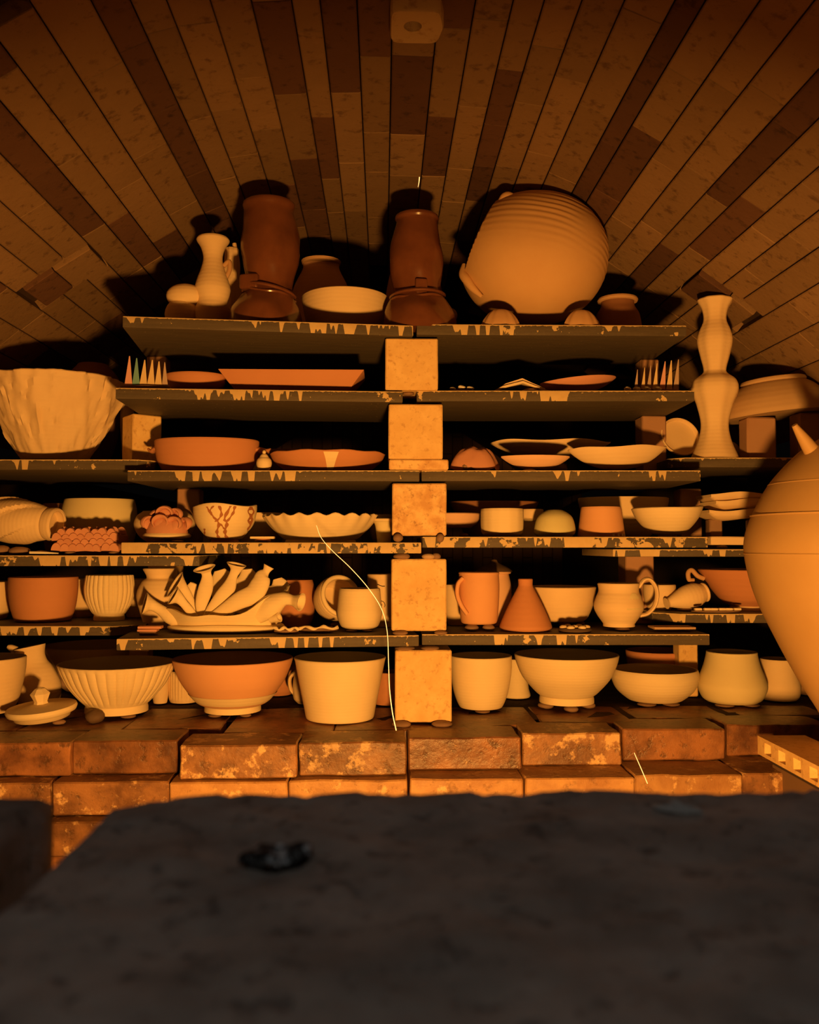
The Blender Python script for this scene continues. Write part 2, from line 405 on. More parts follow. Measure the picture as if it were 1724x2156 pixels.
for i in range(len(xs)-1):
    hbrick(xs[i], xs[i+1], 1.678+.004*(i % 3)+.008*max(0, i-5), 1.80+.01*i, STEP-.128, STEP-.065, 'hearth_brick_low_lit' if 2 < i < 8 else 'hearth_brick_lit', i*7.7)
for i in range(9):
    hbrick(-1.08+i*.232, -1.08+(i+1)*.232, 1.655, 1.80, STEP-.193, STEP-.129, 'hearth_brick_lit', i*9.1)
for i in range(9):
    hbrick(-1.2+i*.232, -1.2+(i+1)*.232, 1.665, 1.80, STEP-.257, STEP-.194, 'hearth_brick', i*2.1)
v, f = [], []; box(v, f, -1.2, 1.2, 1.69, 1.80, .05, STEP-.258)
tag(obj('hearth_base', mesh('hearth_base', v, f, 0), 'wall_brick'), 'brick riser below the brick step', kind='structure')

# stoke-hole sill: two rough bricks with a gap between them
def sill(name, x0, x1, y0, y1, z0, z1, label, seed):
    v, f = [], []; nx, ny = max(6, int((x1-x0)/.006)), 44
    top = {}
    for j in range(ny+1):
        for i in range(nx+1):
            x = x0+(x1-x0)*i/nx; y = y0+(y1-y0)*j/ny
            e = 1.0 if j == ny else 0; 
            if j >= ny-1: y += .008*mnoise.noise(Vector((x*32, seed, 0)))+.005*mnoise.noise(Vector((x*130, seed, 3)))
            if i >= nx-1 or i <= 1: x += .004*mnoise.noise(Vector((y*40, seed+5, i)))
            z = z1+.003*mnoise.noise(Vector((x*25, y*25, seed)))+.0015*mnoise.noise(Vector((x*90, y*90, seed)))
            if j == ny or i in (0, nx): z -= .006
            if name == 'sill_brick' and seed == 1:                      # broken corner at the gap
                d = (x-x0)+(y1-y)*.9
                if d < .03: z -= (.03-d)*.35; y -= (.03-d)*.5 if j > ny-8 else 0
            top[i, j] = len(v); v.append((x, y, z))
    for j in range(ny):
        for i in range(nx): f.append((top[i, j], top[i+1, j], top[i+1, j+1], top[i, j+1]))
    rim = [(i, 0) for i in range(nx)]+[(nx, j) for j in range(ny)]+[(i, ny) for i in range(nx, 0, -1)]+[(0, j) for j in range(ny, 0, -1)]
    b0 = len(v)
    for q in rim: p = v[top[q]]; v.append((p[0], p[1], z0))
    R = len(rim)
    for k in range(R): k2 = (k+1) % R; f.append((top[rim[k]], top[rim[k2]], b0+k2, b0+k))
    f.append(tuple(b0+k for k in range(R)))
    o = obj('sill_brick', mesh(name, v, f, 50), 'sill_brick'); return tag(o, label, 'brick')
SZ = E-.119
sill('sill_brick', -.127, .496, .125, .438, E-.213, SZ, 'broad rough grey brick forming the stoke-hole sill', 1)
sill('sill_brick', -.496, -.155, .125, .436, E-.213, SZ+.0005, 'rough grey brick across the gap from the broad sill brick', 2)
v, f = ellipsoid(.0145, .0075, .0035, jit=.005, fr=160, seed=3, nu=28, nv=14)
q = P(588, 1800, .340)
tag(obj('charcoal_flake', mesh('charcoal', v, f, 60), 'charcoal', None, (q.x, q.y, SZ+.002), (0, 0, .35)), 'black charcoal flake with white ash on the sill brick', 'charcoal')
v, f = ellipsoid(.011, .005, .0016, jit=.004, fr=260, seed=9)
q = P(1425, 1690, .40)
tag(obj('ash_lump', mesh('ash', v, f, 60), 'ash', None, (q.x, q.y, SZ+.0005), (0, 0, -.4)), 'pale crumb of ash near the far edge of the sill', 'ash')
# burning logs in the firebox, hidden below the sill
for k, (x, y, a) in enumerate(((.0, .50, .1), (.16, .66, -.1), (-.1, .84, .05))):
    v, f = tube([(-.2, 0, 0), (0, .01, 0), (.2, 0, 0)], [.04, .045, .038], seg=12, mod=lambda u, g: 1+.12*math.sin(3*g+u*9))
    tag(obj('firewood_log', mesh('log', v, f, 50), 'burning_wood', None, (x, y, .10+.0*k), (0, 0, a)), ('charred log glowing just beneath the sill', 'charred log glowing in the middle of the firebox', 'charred log glowing near the foot of the brick step')[k], 'log', 'burning logs in the firebox')

# ---------------------------------------------------------------- kiln shelves and posts
F0 = 1.866
SH = {}
def shelf(key, label, xl, xr, yl, yr, Y=F0, D=.305, th=.0235, chamfer=0, flipch=False, solve=True, mat='kiln_shelf'):
    A = P(xr, yr, Y); z = A.z
    d = P(xl, yl, 1.0); Yl = (z-E)/(d.z-E) if solve and abs(d.z-E) > .02 else Y
    B = P(xl, yl, Yl); B.z = z
    ang = math.atan2(A.y-B.y, A.x-B.x); L = (Vector((A.x, A.y))-Vector((B.x, B.y))).length
    h = L/2; c = chamfer
    pts = [(-h, 0), (h-(c if not flipch else 0), 0), (h, c if not flipch else 0), (h, D), (-h, D)]
    if c == 0: pts = [(-h, 0), (h, 0), (h, D), (-h, D)]
    elif flipch: pts = [(-h+c, 0), (h, 0), (h, D), (-h, D), (-h, c*1.0)]
    n = len(pts); v = [(x, y, -th) for x, y in pts]+[(x, y, 0) for x, y in pts]
    f = [tuple(range(n))[::-1], tuple(range(n, 2*n))]+[(i, (i+1) % n, n+(i+1) % n, n+i) for i in range(n)]
    o = obj('kiln_shelf', bevel_mesh('shelf', v, f, .0025, seg=2), mat, None, ((A.x+B.x)/2, (A.y+B.y)/2, z), (0, 0, ang))
    tag(o, label, 'shelf'); SH[key] = z; return o
shelf('SL1', 'topmost kiln shelf under the two brown boots, left of the post', 258, 870, 665, 685, D=.5)
shelf('SR1', 'topmost kiln shelf under the big round jar', 877, 1445, 682, 685)
shelf('SL2', 'kiln shelf under the long orange tray', 243, 848, 816, 824)
shelf('SR2', 'kiln shelf under the orange leaf platter and the right cone pack', 877, 1462, 822, 822)
shelf('SL3', 'kiln shelf under the orange oval dish with lug handles', 268, 883, 990, 990)
shelf('SR3', 'kiln shelf under the shell dish and pale leaf plates', 887, 1475, 990, 990)
shelf('SL4', 'drip-covered kiln shelf under the wavy pie dish', 255, 887, 1142, 1142, mat='kiln_shelf_dripped')
shelf('SR4', 'drip-covered kiln shelf under the pale low cup and dome', 889, 1490, 1130, 1130, mat='kiln_shelf_dripped')
shelf('SL5', 'kiln shelf under the fluted coral-like sculpture', 245, 882, 1345, 1337)
shelf('SR5', 'kiln shelf under the orange conical flask', 888, 1494, 1335, 1335)
shelf('A1', 'kiln shelf under the big bark-textured bowl', -330, 318, 967, 967, Y=1.935, chamfer=.03, th=.023, D=.46)
shelf('A2', 'kiln shelf under the swirled jar and scaled tray', -330, 420, 1169, 1169, Y=1.935, chamfer=.0, solve=False)
shelf('A3', 'kiln shelf under the orange cylinder pot and ribbed cup', -330, 287, 1318, 1318, Y=1.935, chamfer=.05, th=.021)
shelf('B1', 'kiln shelf under the tall double-bulbed vase', 1412, 1960, 963, 963, Y=1.94, chamfer=.03, flipch=True, th=.0225)
shelf('B2', 'kiln shelf under the stack of wavy plates', 1290, 1880, 1156, 1156, Y=1.94, th=.017, solve=False)
shelf('B3', 'kiln shelf under the orange bowl with a curled handle', 1385, 1960, 1292, 1292, Y=1.94, chamfer=.05, flipch=True, th=.021)
TH = .0235
def post(label, x0, x1, y0, y1, zb, zt, Y=F0-.006, depth=.11, mat='post', rot=0, name='kiln_post', jit=.0008):
    a = P(x0, (y0+y1)/2, Y); b = P(x1, (y0+y1)/2, Y)
    o = obj(name, block('post', b.x-a.x, depth, zt-zb, .0025, jit=jit, cuts=3, seed=x0+y0), mat, None, ((a.x+b.x)/2, Y+depth/2, zb), (0, 0, rot))
    return tag(o, label, 'post')
def zz(py, Y=F0): return P(862, py, Y).z
def wad(px, Y, z, rx, rz, label, mat='wad', ry=None, group=None, dz=0):
    p = P(px, 1150, Y); s = Y/F
    v, f = ellipsoid(rx*s, (ry or rx)*s, rz*s, jit=.25*rz*s, fr=60, seed=px*.13, nu=14, nv=8)
    o = obj('clay_wad', mesh('wad', v, f, 60), mat, None, (p.x, Y, z+rz*s*.9+dz))
    return tag(o, label, 'clay wad', group or 'clay wads under posts')
YP = F0+.004
post('square pale brick post just under the topmost kiln shelves', 811, 922, 710, 820, SH['SL2']+.004, SH['SL1']-TH-.003, YP)
post('square pale brick post between the orange plate and the shell dish', 818, 932, 852, 965, zz(966), SH['SL2']-TH-.003, YP)
post('thin pale brick slab under the second square post', 819, 944, 967, 988, SH['SL3']+.001, zz(967), F0-.0, depth=.12, mat='post_stained', name='brick_slab')
post('stained square brick post between the wavy pie dish and low cup', 826, 940, 1020, 1132, SH['SR4']+.002, SH['SL3']-TH-.004, YP, mat='post_stained')
post('tall pale brick post between the round mug and the orange pitcher', 824, 940, 1177, 1328, SH['SL5']+.008, zz(1177), YP)
post('tallest pale brick post standing on the brick step', 832, 951, 1370, 1523, STEP+.004, zz(1370), YP)
W1 = 'small lump of clay wadding above or below a brick post'
wad(860, 1.90, SH['SL2']+.0005-.004, 13, 4, 'flat clay wad in the gap under the uppermost square post')
for x, r, q in ((838, 11, 'pie dish'), (927, 8, 'low cup')): wad(x, 1.858, SH['SL4']+.001, r, 9, 'clay lump at the foot of the stained post on the %s side' % q)
for x, r, mt in ((845, 18, 'wad'), (902, 15, 'wad_pale'), (918, 10, 'wad')): wad(x, 1.88, zz(1177)-.001, r, 7, {845: 'flat dark clay wad on top of the tall post under the drip-covered shelf', 902: 'pale round clay wad on top of the tall post at the shelf joint', 918: 'small dark clay crumb beside the pale wad on the tall post'}[x], mt)
for x, r in ((842, 16), (928, 14)): wad(x, 1.866, SH['SL5'], r, 5, 'clay wad at the foot of the tall post on the %s side' % ('mug' if x < 880 else 'pitcher'))
for x, r in ((852, 22), (905, 20)): wad(x, 1.885, zz(1370)-.001, r, 5, 'flat clay wad on top of the tallest post on the %s side' % ('flowerpot' if x < 880 else 'tea bowl'))
for x, r in ((845, 20), (930, 22)): wad(x, 1.858, STEP-.002, r, 6, 'clay wad at the foot of the tallest post on the %s side' % ('flowerpot' if x < 880 else 'tea bowl'))
# posts at the back of the stacks
def bpost(label, px, Y, key, top, wpx=46, mat='post_back', rot=0):
    s = Y/F; p = P(px, 1150, Y); h = SH[top]-TH-SH[key] if key in SH else SH[top]-TH-STEP
    z = SH.get(key, STEP)
    tag(obj('kiln_post', block('post', wpx*s, wpx*s, h-.001, .003), mat, None, (p.x, Y, z+.0005), (0, 0, rot)), label, 'post')
bpost('pale square post turned cornerwise beside the big textured bowl', 296, 2.085, 'A1', 'SL2', 62, 'post', .62)
bpost('brown square post behind the pale tipped plate', 1372, 2.10, 'SR3', 'SR2', 52, 'post_back')
bpost('pinkish post behind the bowl with brown branches', 400, 2.13, 'SL4', 'SL3', 46)
bpost('post behind the shallow pale bowl with a raised lip', 1448, 2.13, 'SR4', 'SR3', 46)
bpost('pinkish post behind the pale loop-handled pitcher', 1338, 2.13, 'SR5', 'SR4', 60)
bpost('pale post behind the coral sculpture and ribbed cup', 350, 2.13, 'SL5', 'A2', 60, 'post')
bpost('pale square post behind the pear-shaped pot', 1440, 2.21, 'STEP', 'SR5', 40, 'post')
bpost('post behind the green cone at the end of the long-tray shelf', 330, 2.10, 'SL2', 'SL1', 40)
bpost('post behind the thin cones at the end of the shelf', 1366, 2.12, 'SR2', 'SR1', 40)
bpost('post behind the two-tone orange and cream bowl', 300, 2.175, 'STEP', 'SL5', 40)
def spost(label, px, Y, zb, zt, wpx=52):
    s = Y/F; p = P(px, 1150, Y)
    tag(obj('kiln_post', block('post', wpx*s, wpx*s, zt-zb-.001, .003), 'post_back', None, (p.x, Y, zb+.0005)), label, 'post')
for key, zb in (('A1', SH['A2']), ('A2', SH['A3']), ('A3', STEP)):
    spost('post at the back of the stack by the left kiln wall, under shelf level '+{'A1': 'one', 'A2': 'two', 'A3': 'three'}[key], -180, 2.17, zb, SH[key]-.0235 if key != 'A3' else SH[key]-.021)
for key, zb in (('B1', SH['B2']), ('B2', SH['B3']), ('B3', STEP)):
    spost('post at the back of the stack by the right kiln wall, under shelf level '+{'B1': 'one', 'B2': 'two', 'B3': 'three'}[key], 1800, 2.17, zb, SH[key]-{'B1': .0225, 'B2': .017, 'B3': .021}[key])
for o in list(bpy.data.objects):
    if o.get('label', '').startswith('post at the back of the stack'): o['group'] = o['label'].split(',')[0].replace('post at', 'posts at')
#@@POTS
# ---------------------------------------------------------------- ware
clay('jar_clay', (.66, .42, .20), (.58, .34, .155), bs=.15)
clay('tan2', (.60, .42, .24), (.50, .33, .18), rings=500, bs=.12)
clay('cream_green', (.70, .66, .36), (.60, .54, .28), scale=20, bs=.15)
clay('peach2', (.76, .42, .22), (.70, .36, .19), rings=400, bs=.08)
clay('tile_top', (.55, .36, .2), (.45, .28, .15), bs=.1)
clay('giant_clay', (.52, .34, .15), (.45, .28, .115), rough=.6, bs=.08)
def grp(n, l, loc, rot=(0, 0, 0), cat='pot', group=None): return tag(empty(n, loc, rot), l, cat, group)
def pot(name, label, cat, cx, ytop, Y, base, prof, mat='cream', th=.0055, mod=None, sy=1.0, rot=0, tilt=(0, 0), foot=None, parts=False,
        seg=44, smooth=True, lift=0, H=None, group=None, footmat=None, wads=0, wlab=None, wsize=(11, 6), wmat='wad', n=5, flip=False):
    """prof: (radius px, fraction of height); base: z of what it stands on; returns root, height, scale"""
    s = Y/F; p = P(cx, ytop, Y); z = base+.0008
    if wads: z += wsize[1]*s*1.75
    z += lift
    h = H or (p.z-z); fh = foot[1]*s if foot else 0
    pr = [(r*s, fh+t_*(h-fh)) for r, t_ in prof]
    if flip: pr = [(r, h-zz_) for r, zz_ in reversed(pr)]
    root = None; loc = (p.x, Y, z); rt_ = (tilt[0], tilt[1], rot)
    v, f = lathe(pr, seg, th, mod, sy, smooth, n)
    if foot or parts:
        root = grp(name, label, loc, rt_, cat, group)
        obj('body', mesh(name, v, f), mat, root)
        if foot:
            v, f = lathe([(foot[0]*s, 0), (foot[0]*s*1.0, fh*.5), (foot[0]*s*.97, fh+.002)], seg, .004, None, sy, False)
            obj('foot_ring', mesh('foot', v, f), footmat or mat, root)
    else:
        root = tag(obj(name, mesh(name, v, f), mat, None, loc, rt_), label, cat, group)
    if wads:
        rr = (foot[0] if foot else prof[0][0])*.78
        for k in range(wads):
            a = -math.pi/2+(k-(wads-1)/2)*(1.5 if wads > 1 else 0)
            wad(0, Y, base, wsize[0]+2*math.sin(k*5), wsize[1], 'small lump of clay wadding under the '+wlab, wmat, group='clay wads under the '+wlab)
            o = bpy.data.objects[WLAST()]; o.location.x = p.x+math.cos(a)*rr*s; o.location.y = Y+math.sin(a)*rr*s*sy
            o.location.z = base+wsize[1]*s*.9
    return root, h, s
def WLAST(): return max((o.name for o in bpy.data.objects if o.name.startswith('clay_wad')), key=lambda q: (len(q), q))
def handle(root, pts, r, s, mat, name='handle', flat=(1, 1), y=0, n=6):
    v, f = tube([(x*s, (yy*s if yy is not None else 0)+y, z*s) for x, yy, z in [(q if len(q) == 3 else (q[0], 0, q[1])) for q in pts]],
                [r*s]*len(pts), 10, n, flat)
    return obj(name, mesh(name, v, f), mat, root)
def ring(r, tr, seg=28, ts_=8, sy=1, z=0):
    v, f = [], []
    for i in range(seg):
        a = 2*math.pi*i/seg
        for k in range(ts_):
            b = 2*math.pi*k/ts_; v.append(((r+tr*math.cos(b))*math.cos(a), (r+tr*math.cos(b))*math.sin(a)*sy, z+tr*math.sin(b)))
    for i in range(seg):
        for k in range(ts_):
            i2, k2 = (i+1) % seg, (k+1) % ts_; f.append((i*ts_+k, i2*ts_+k, i2*ts_+k2, i*ts_+k2))
    return v, f
BOWL = lambda r, b: [(b, 0), (b+(r-b)*.42, .18), (b+(r-b)*.78, .52), (r*.985, .86), (r, 1)]
CUP = lambda r, b: [(b*.92, 0), (b, .04), (b+(r-b)*.75, .35), (r, .75), (r*.99, 1)]
def rough(amp, fr, seed=0):
    return lambda a, t_, r, ins: r+amp*mnoise.noise(Vector((math.cos(a)*fr, math.sin(a)*fr, t_*fr*.7+seed)))

# ---- top shelf, left
z1 = SH['SL1']; s = 1.99/F
root = grp('lobed_vase', 'pale vase with a flared neck and round side lobes, left of the brown boots', (P(443, 1150, 1.985).x, 1.985, z1+.001), cat='vase')
v, f = lathe([(26*s, 0), (34*s, 22*s), (38*s, 50*s), (32*s, 72*s), (35*s, 88*s), (37*s, 102*s), (32*s, 122*s), (24*s, 145*s), (20*s, 167*s), (25*s, 188*s), (34*s, 203*s), (33*s, 208*s)], 40, .005)
obj('body', mesh('vase', v, f), 'cream_warm', root)
v, f = ellipsoid(40*s, 30*s, 26*s, (-56*s, -.004, 84*s)); obj('side_lobe', mesh('lobe', v, f), 'cream_warm', root)
v, f = ellipsoid(37*s, 36*s, 38*s, (-62*s, 0, 44*s)); obj('side_lobe', mesh('lobe', v, f), 'cream_warm', root)
handle(root, [(22, 150), (34, 160), (35, 142), (28, 126)], 5, s, 'tan', n=5)
root, h, s = pot('spouted_vase', 'pale pinched vase behind the lobed vase, beside the left boot', 'vase', 488, 525, 2.10, z1, [(20, 0), (25, .25), (22, .5), (15, .8), (14, 1)], 'cream_warm', parts=True, mod=rough(.004, 3))
v, f = tube([(.008, 0, h*.7), (.012, 0, h*.85), (.006, 0, h*1.06)], [.011, .008, .005]); obj('spout', mesh('spout', v, f), 'cream_warm', root)
def boot(label, cx, Y, zb, rings, lean, knot, kw=17, kr=0):
    s = Y/F; root = grp('clay_boot', label, (P(cx, 1150, Y).x, Y, zb+.001), cat='boot')
    v, f = [], []; seg = 40
    rg = cat_rom([Vector((a, b, c)) for a, b, c, d in rings], 6); fd = [p.x for p in cat_rom([Vector((d, 0, 0)) for a, b, c, d in rings], 6)]
    inner = []
    for i, (q, d) in enumerate(zip(rg, fd)):
        x, hh, r = q
        for k in range(seg):
            a = 2*math.pi*k/seg
            fold = 1+.045*math.sin(5*a+hh*.06)*math.exp(-((hh-60)/55)**2)+.022*math.sin(3*a+hh*.09)*math.exp(-((hh-190)/60)**2)+.025*mnoise.noise(Vector((math.cos(a)*2, math.sin(a)*2, hh*.03+cx)))
            ry = r*(1.0+ (d if math.sin(a) < 0 else 0)*.9)
            v.append(((x+r*fold*math.cos(a))*s, ry*fold*math.sin(a)*s*.92, hh*s))
    nr = len(rg)
    top = rg[-1]
    for dr, hz in ((4, 3), (9, 0), (12, -60)):
        for k in range(seg):
            a = 2*math.pi*k/seg; v.append(((top.x+(top.z-dr)*math.cos(a))*s, (top.z-dr)*math.sin(a)*s*.92, (top.y+hz)*s))
    for i in range(nr+2):
        for k in range(seg): k2 = (k+1) % seg; f.append((i*seg+k, i*seg+k2, (i+1)*seg+k2, (i+1)*seg+k))
    f.append(tuple(range(seg))[::-1]); f.append(tuple((nr+2)*seg+k for k in range(seg)))
    obj('shaft_and_foot', mesh('boot', v, f, 60), 'boot_glaze', root)
    # strap round the ankle, with its buckle loop
    ar = [q for q in rings if q[1] > 70][0]
    st = []
    for k in range(25):
        a = 2*math.pi*k/24; r = ar[2]+3; st.append((ar[0]+r*math.cos(a), r*math.sin(a)*1.0-3, ar[1]-6+lean*math.cos(a)))
    v, f = tube([(a*s, b*s, c*s) for a, b, c in st], [4*s]*25, 8, 2, (1, 1.6)); so = obj('ankle_strap', mesh('strap', v, f), 'boot_glaze', root)
    st = [(a*1.05, b*1.05, c-11+3*math.sin(i)) for i, (a, b, c) in enumerate(st)]
    v, f = tube([(a*s, b*s, c*s) for a, b, c in st], [3*s]*25, 8, 2); obj('welt', mesh('welt', v, f), 'boot_glaze', root)
    kx = ar[0]+knot
    v, f = [], []; box(v, f, (kx-kw)*s, (kx+kw)*s, -(ar[2]+5)*s, -(ar[2]-18)*s, (ar[1]-12)*s, (ar[1]+20)*s)
    obj('buckle', bevel_mesh('buckle', v, f, .006, 3, jit=.002, cuts=1), 'boot_glaze', so, (0, 0, 0), (0, 0, kr))
    return root
boot('dark brown glazed boot vase beside the pale lobed vase', 556, 1.955, z1,
     [(0, 0, 78, .3), (0, 20, 77, .3), (0, 45, 71, .25), (3, 70, 60, .15), (7, 95, 49, .05), (9, 115, 50, 0), (10, 150, 58, 0), (10, 195, 63, 0), (8, 235, 56, 0), (6, 258, 52, 0), (6, 272, 55, 0), (6, 278, 54, 0)], -10, -24, 20, -.25)
boot('dark brown glazed boot vase directly above the brick posts', 882, 1.965, z1-.001,
     [(2, 0, 80, .3), (2, 20, 79, .3), (0, 45, 73, .25), (-1, 70, 62, .1), (-3, 90, 51, 0), (-4, 106, 50, 0), (-6, 140, 56, 0), (-6, 180, 56, 0), (-6, 222, 48, 0), (-4, 244, 44, 0), (-4, 252, 47, 0), (-4, 257, 46, 0)], 2, 6, 13, 0)
pot('bowl', 'pale bowl on the topmost shelf between the two boots', 'bowl', 727, 630, 2.04, z1, BOWL(92, 56), 'cream_warm')
root, h, s = pot('lidded_jar', 'wide tan jar behind the bowl between the boots', 'jar', 676, 556, 2.25, z1, [(45, 0), (66, .3), (68, .5), (58, .75), (40, .93), (38, 1)], 'peach', th=None, parts=True, sy=.6)
v, f = lathe([(40*s, h-.001), (42*s, h+.006), (20*s, h+.012), (.002, h+.014)], 32, None, None, 1, False); obj('lid', mesh('lid', v, f), 'tan', root)
root, h, s = pot('small_jug', 'tan jug with a pale ring handle half hidden behind the boot over the posts', 'jug', 872, 530, 2.2, SH['SL1'], [(45, 0), (62, .3), (60, .6), (46, .9), (48, 1)], 'tan', parts=True, sy=.6)
v, f = ring(12*s, 4.5*s); obj('handle', mesh('handle', v, f), 'cream_warm', root, (74*s, -.02, 88*s), (math.pi/2, 0, 0))
v, f = ring(10*s, 4*s); obj('handle', mesh('handle', v, f), 'tan', root, (-66*s, -.02, 66*s), (math.pi/2, 0, 0))

# ---- top shelf, right: the big jar lying open to one side, on shell rests
def big_jar():
    Y = 2.03; s = Y/F; zb = SH['SR1']; c = P(1122, 548, Y); r0 = 158*s
    root = grp('round_jar', 'large round tan jar lying tilted on two shell rests', (c.x, Y, zb+.002), (0, 0, 0), 'jar')
    cz = c.z-zb-.002; bm = bmesh.new(); bmesh.ops.create_uvsphere(bm, u_segments=150, v_segments=200, radius=1)
    ax = Vector((.26, .1, 1)).normalized()
    for p in bm.verts:
        d = p.co.normalized(); hgt = d.dot(ax)
        k = 1+.05*max(0, d.x)*max(0, d.z)
        g = 0
        if hgt > -.25: g = .009*math.sin(hgt*62+1.0*math.sin(d.x*2.5+d.y)+1.6*mnoise.noise(d*2.2))*min(1, (hgt+.25)*1.6)*max(0, min(1, 1.1+d.x))*max(0, mnoise.noise(d*1.6+Vector((3, 1, 2)))+.5)
        k += g
        p.co = Vector((d.x*r0*k*1.0, d.y*r0*.95*k, d.z*(140*s)*k))
        if p.co.z < -cz+.003: p.co.z = -cz+.003
    # opening cut on the side facing the left wall
    nrm = Vector((-.905, .12, .43)).normalized(); co = Vector((-112*s, 0, 38*s))
    geo = bm.verts[:]+bm.edges[:]+bm.faces[:]
    bmesh.ops.bisect_plane(bm, geom=geo, plane_co=co, plane_no=nrm, clear_outer=True)
    me = bpy.data.meshes.new('jar'); bm.to_mesh(me); bm.free()
    me.polygons.foreach_set('use_smooth', [True]*len(me.polygons))
    o = obj('body', me, 'jar_clay', root, (0, 0, cz)); md = o.modifiers.new('wall', 'SOLIDIFY'); md.thickness = .007; md.offset = -1
    def lug(pts, r, nm): 
        v, f = tube([(x*s, y*s, z*s) for x, y, z in pts], [q*s for q in r], 10, 5); obj(nm, mesh(nm, v, f), 'jar_clay', root, (0, 0, cz))
    lug([(-44, -62, 96), (-54, -62, 110), (-68, -60, 112), (-82, -58, 94)], [4, 9, 10, 5], 'rim_lug')
    lug([(-150, -20, -18), (-153, -30, -40), (-146, -40, -56), (-134, -48, -76), (-116, -56, -96)], [5, 9, 10, 8, 4], 'rim_lug')
    return root
big_jar()
def shell(cx, rot, label):
    Y = 1.893; s = Y/F; p = P(cx, 1150, Y); v, f = [], []; nu, nv = 22, 8
    for lay in (0, 1):
        for i in range(nv+1):
            for k in range(nu+1):
                a = math.pi*k/nu; q = i/nv
                R = 40*s*(1+.04*math.sin(11*a))*q
                x, y = R*math.cos(a)*1.0, -R*math.sin(a)*.6
                z = (33*s)*(1-q**2.8)-lay*.004; v.append((x, y, z+.004))
    w_ = nu+1; L = (nv+1)*w_
    for lay in (0, 1):
        for i in range(nv):
            for k in range(nu): b0 = lay*L+i*w_+k; f.append((b0, b0+1, b0+w_+1, b0+w_))
    for k in range(nu): b0 = nv*w_+k; f.append((b0, b0+1, L+b0+1, L+b0))
    tag(obj('shell_rest', mesh('shell', v, f, 50), 'tan', None, (p.x, Y, SH['SR1']+.001), (0, 0, rot)), label, 'shell')
shell(1055, -.15, 'ribbed shell propping the big round jar beside the brown boot')
shell(1228, .15, 'ribbed shell propping the big round jar beside the brown lidded pot')
root, h, s = pot('lidded_pot', 'small brown pot with a pale rim at the end of the topmost shelf', 'pot', 1300, 633, 2.06, SH['SR1'], [(42, 0), (50, .3), (46, .65), (36, .85), (34, 1)], 'brown', parts=True)
v, f = ring(38*s, 5*s, z=h); obj('rim', mesh('rim', v, f), 'tan', root)
v, f = lathe([(26*s, h), (18*s, h+5*s), (6*s, h+9*s), (.001, h+10*s)], 24, None, None, 1, False); obj('lid', mesh('lid', v, f), 'brown', root)

# ---- cone packs
def cones(label, Y, zb, lst, plaque, nubs=(), ppx=(0, 0)):
    s = Y/F; x0 = P(ppx[0], 1150, Y).x; x1 = P(ppx[1], 1150, Y).x
    root = grp('cone_pack', label, ((x0+x1)/2, Y, zb+.001), cat='cone pack')
    v, f = lathe([((x1-x0)/2*.9, 0), ((x1-x0)/2, .004), ((x1-x0)/2*.97, .009), ((x1-x0)/2*.6, .011), (.001, .011)], 32, None, rough(.002, 3), .35, False)
    obj('plaque', mesh('plaque', v, f), plaque, root)
    for k, (bx, tx, ty, w_, mt) in enumerate(lst):
        p = P(bx, 1150, Y); q = P(tx, ty, Y); hw = w_*s/2
        bx_, tx_ = p.x-(x0+x1)/2, q.x-(x0+x1)/2; zt = q.z-zb-.001
        v = [(bx_-hw, -hw*.8, .004), (bx_+hw, -hw*.8, .004), (bx_, hw, .004), (tx_-hw*.12, -hw*.1, zt), (tx_+hw*.12, -hw*.1, zt), (tx_, hw*.15, zt)]
        obj('cone', mesh('cone', v, [(0, 2, 1), (3, 4, 5), (0, 1, 4, 3), (1, 2, 5, 4), (2, 0, 3, 5)], 20), mt, root)
    for k, (px, py) in enumerate(nubs):
        p = P(px, py, Y-.025); v, f = ellipsoid(8*s, 6*s, 5*s, jit=.002, fr=200, seed=k); obj('clay_pellet', mesh('pellet', v, f), 'white_slip', root, (p.x-(x0+x1)/2, -.025, .008))
    return root
cones('cone pack with one green and one pink cone beside the big textured bowl', 1.885, SH['SL2'], [(268, 273, 750, 18, 'cone_pink'), (284, 288, 754, 18, 'cone_green'), (299, 305, 758, 18, 'cone_cream'), (315, 321, 758, 18, 'cone_cream'), (331, 335, 761, 17, 'cone_cream'), (345, 347, 763, 14, 'cone_grey')], 'wad', (), (246, 358))
cones('cone pack of seven slim cones with pale pellets beside the tall vase', 1.93, SH['SR2'], [(1340, 1342, 778, 9, 'cone_grey'), (1355, 1357, 774, 10, 'cone_cream'), (1367, 1370, 770, 11, 'cone_grey'), (1380, 1383, 765, 12, 'cone_cream'), (1395, 1400, 761, 15, 'cone_pink'), (1410, 1413, 759, 15, 'cone_cream'), (1424, 1428, 757, 14, 'cone_grey')], 'brown', [(1322, 810), (1340, 808), (1362, 808), (1384, 808)], (1312, 1438))
s = 1.97/F; p = P(366, 1150, 1.97)
root = grp('openwork_ring', 'dark openwork clay ring behind the row of cones', (p.x, 1.97, SH['SL2']+.001), cat='clay ring')
v, f = ring(22*s, 4*s); obj('hoop', mesh('hoop', v, f), 'brown', root, (0, 0, 25*s), (math.pi/2, 0, 0))
for dx in (-8, 7):
    v, f = tube([(dx*s, 0, 8*s), (dx*s, 0, 25*s), (dx*s*.8, 0, 44*s)], [3*s]*3, 8, 3); obj('bar', mesh('bar', v, f), 'brown', root)

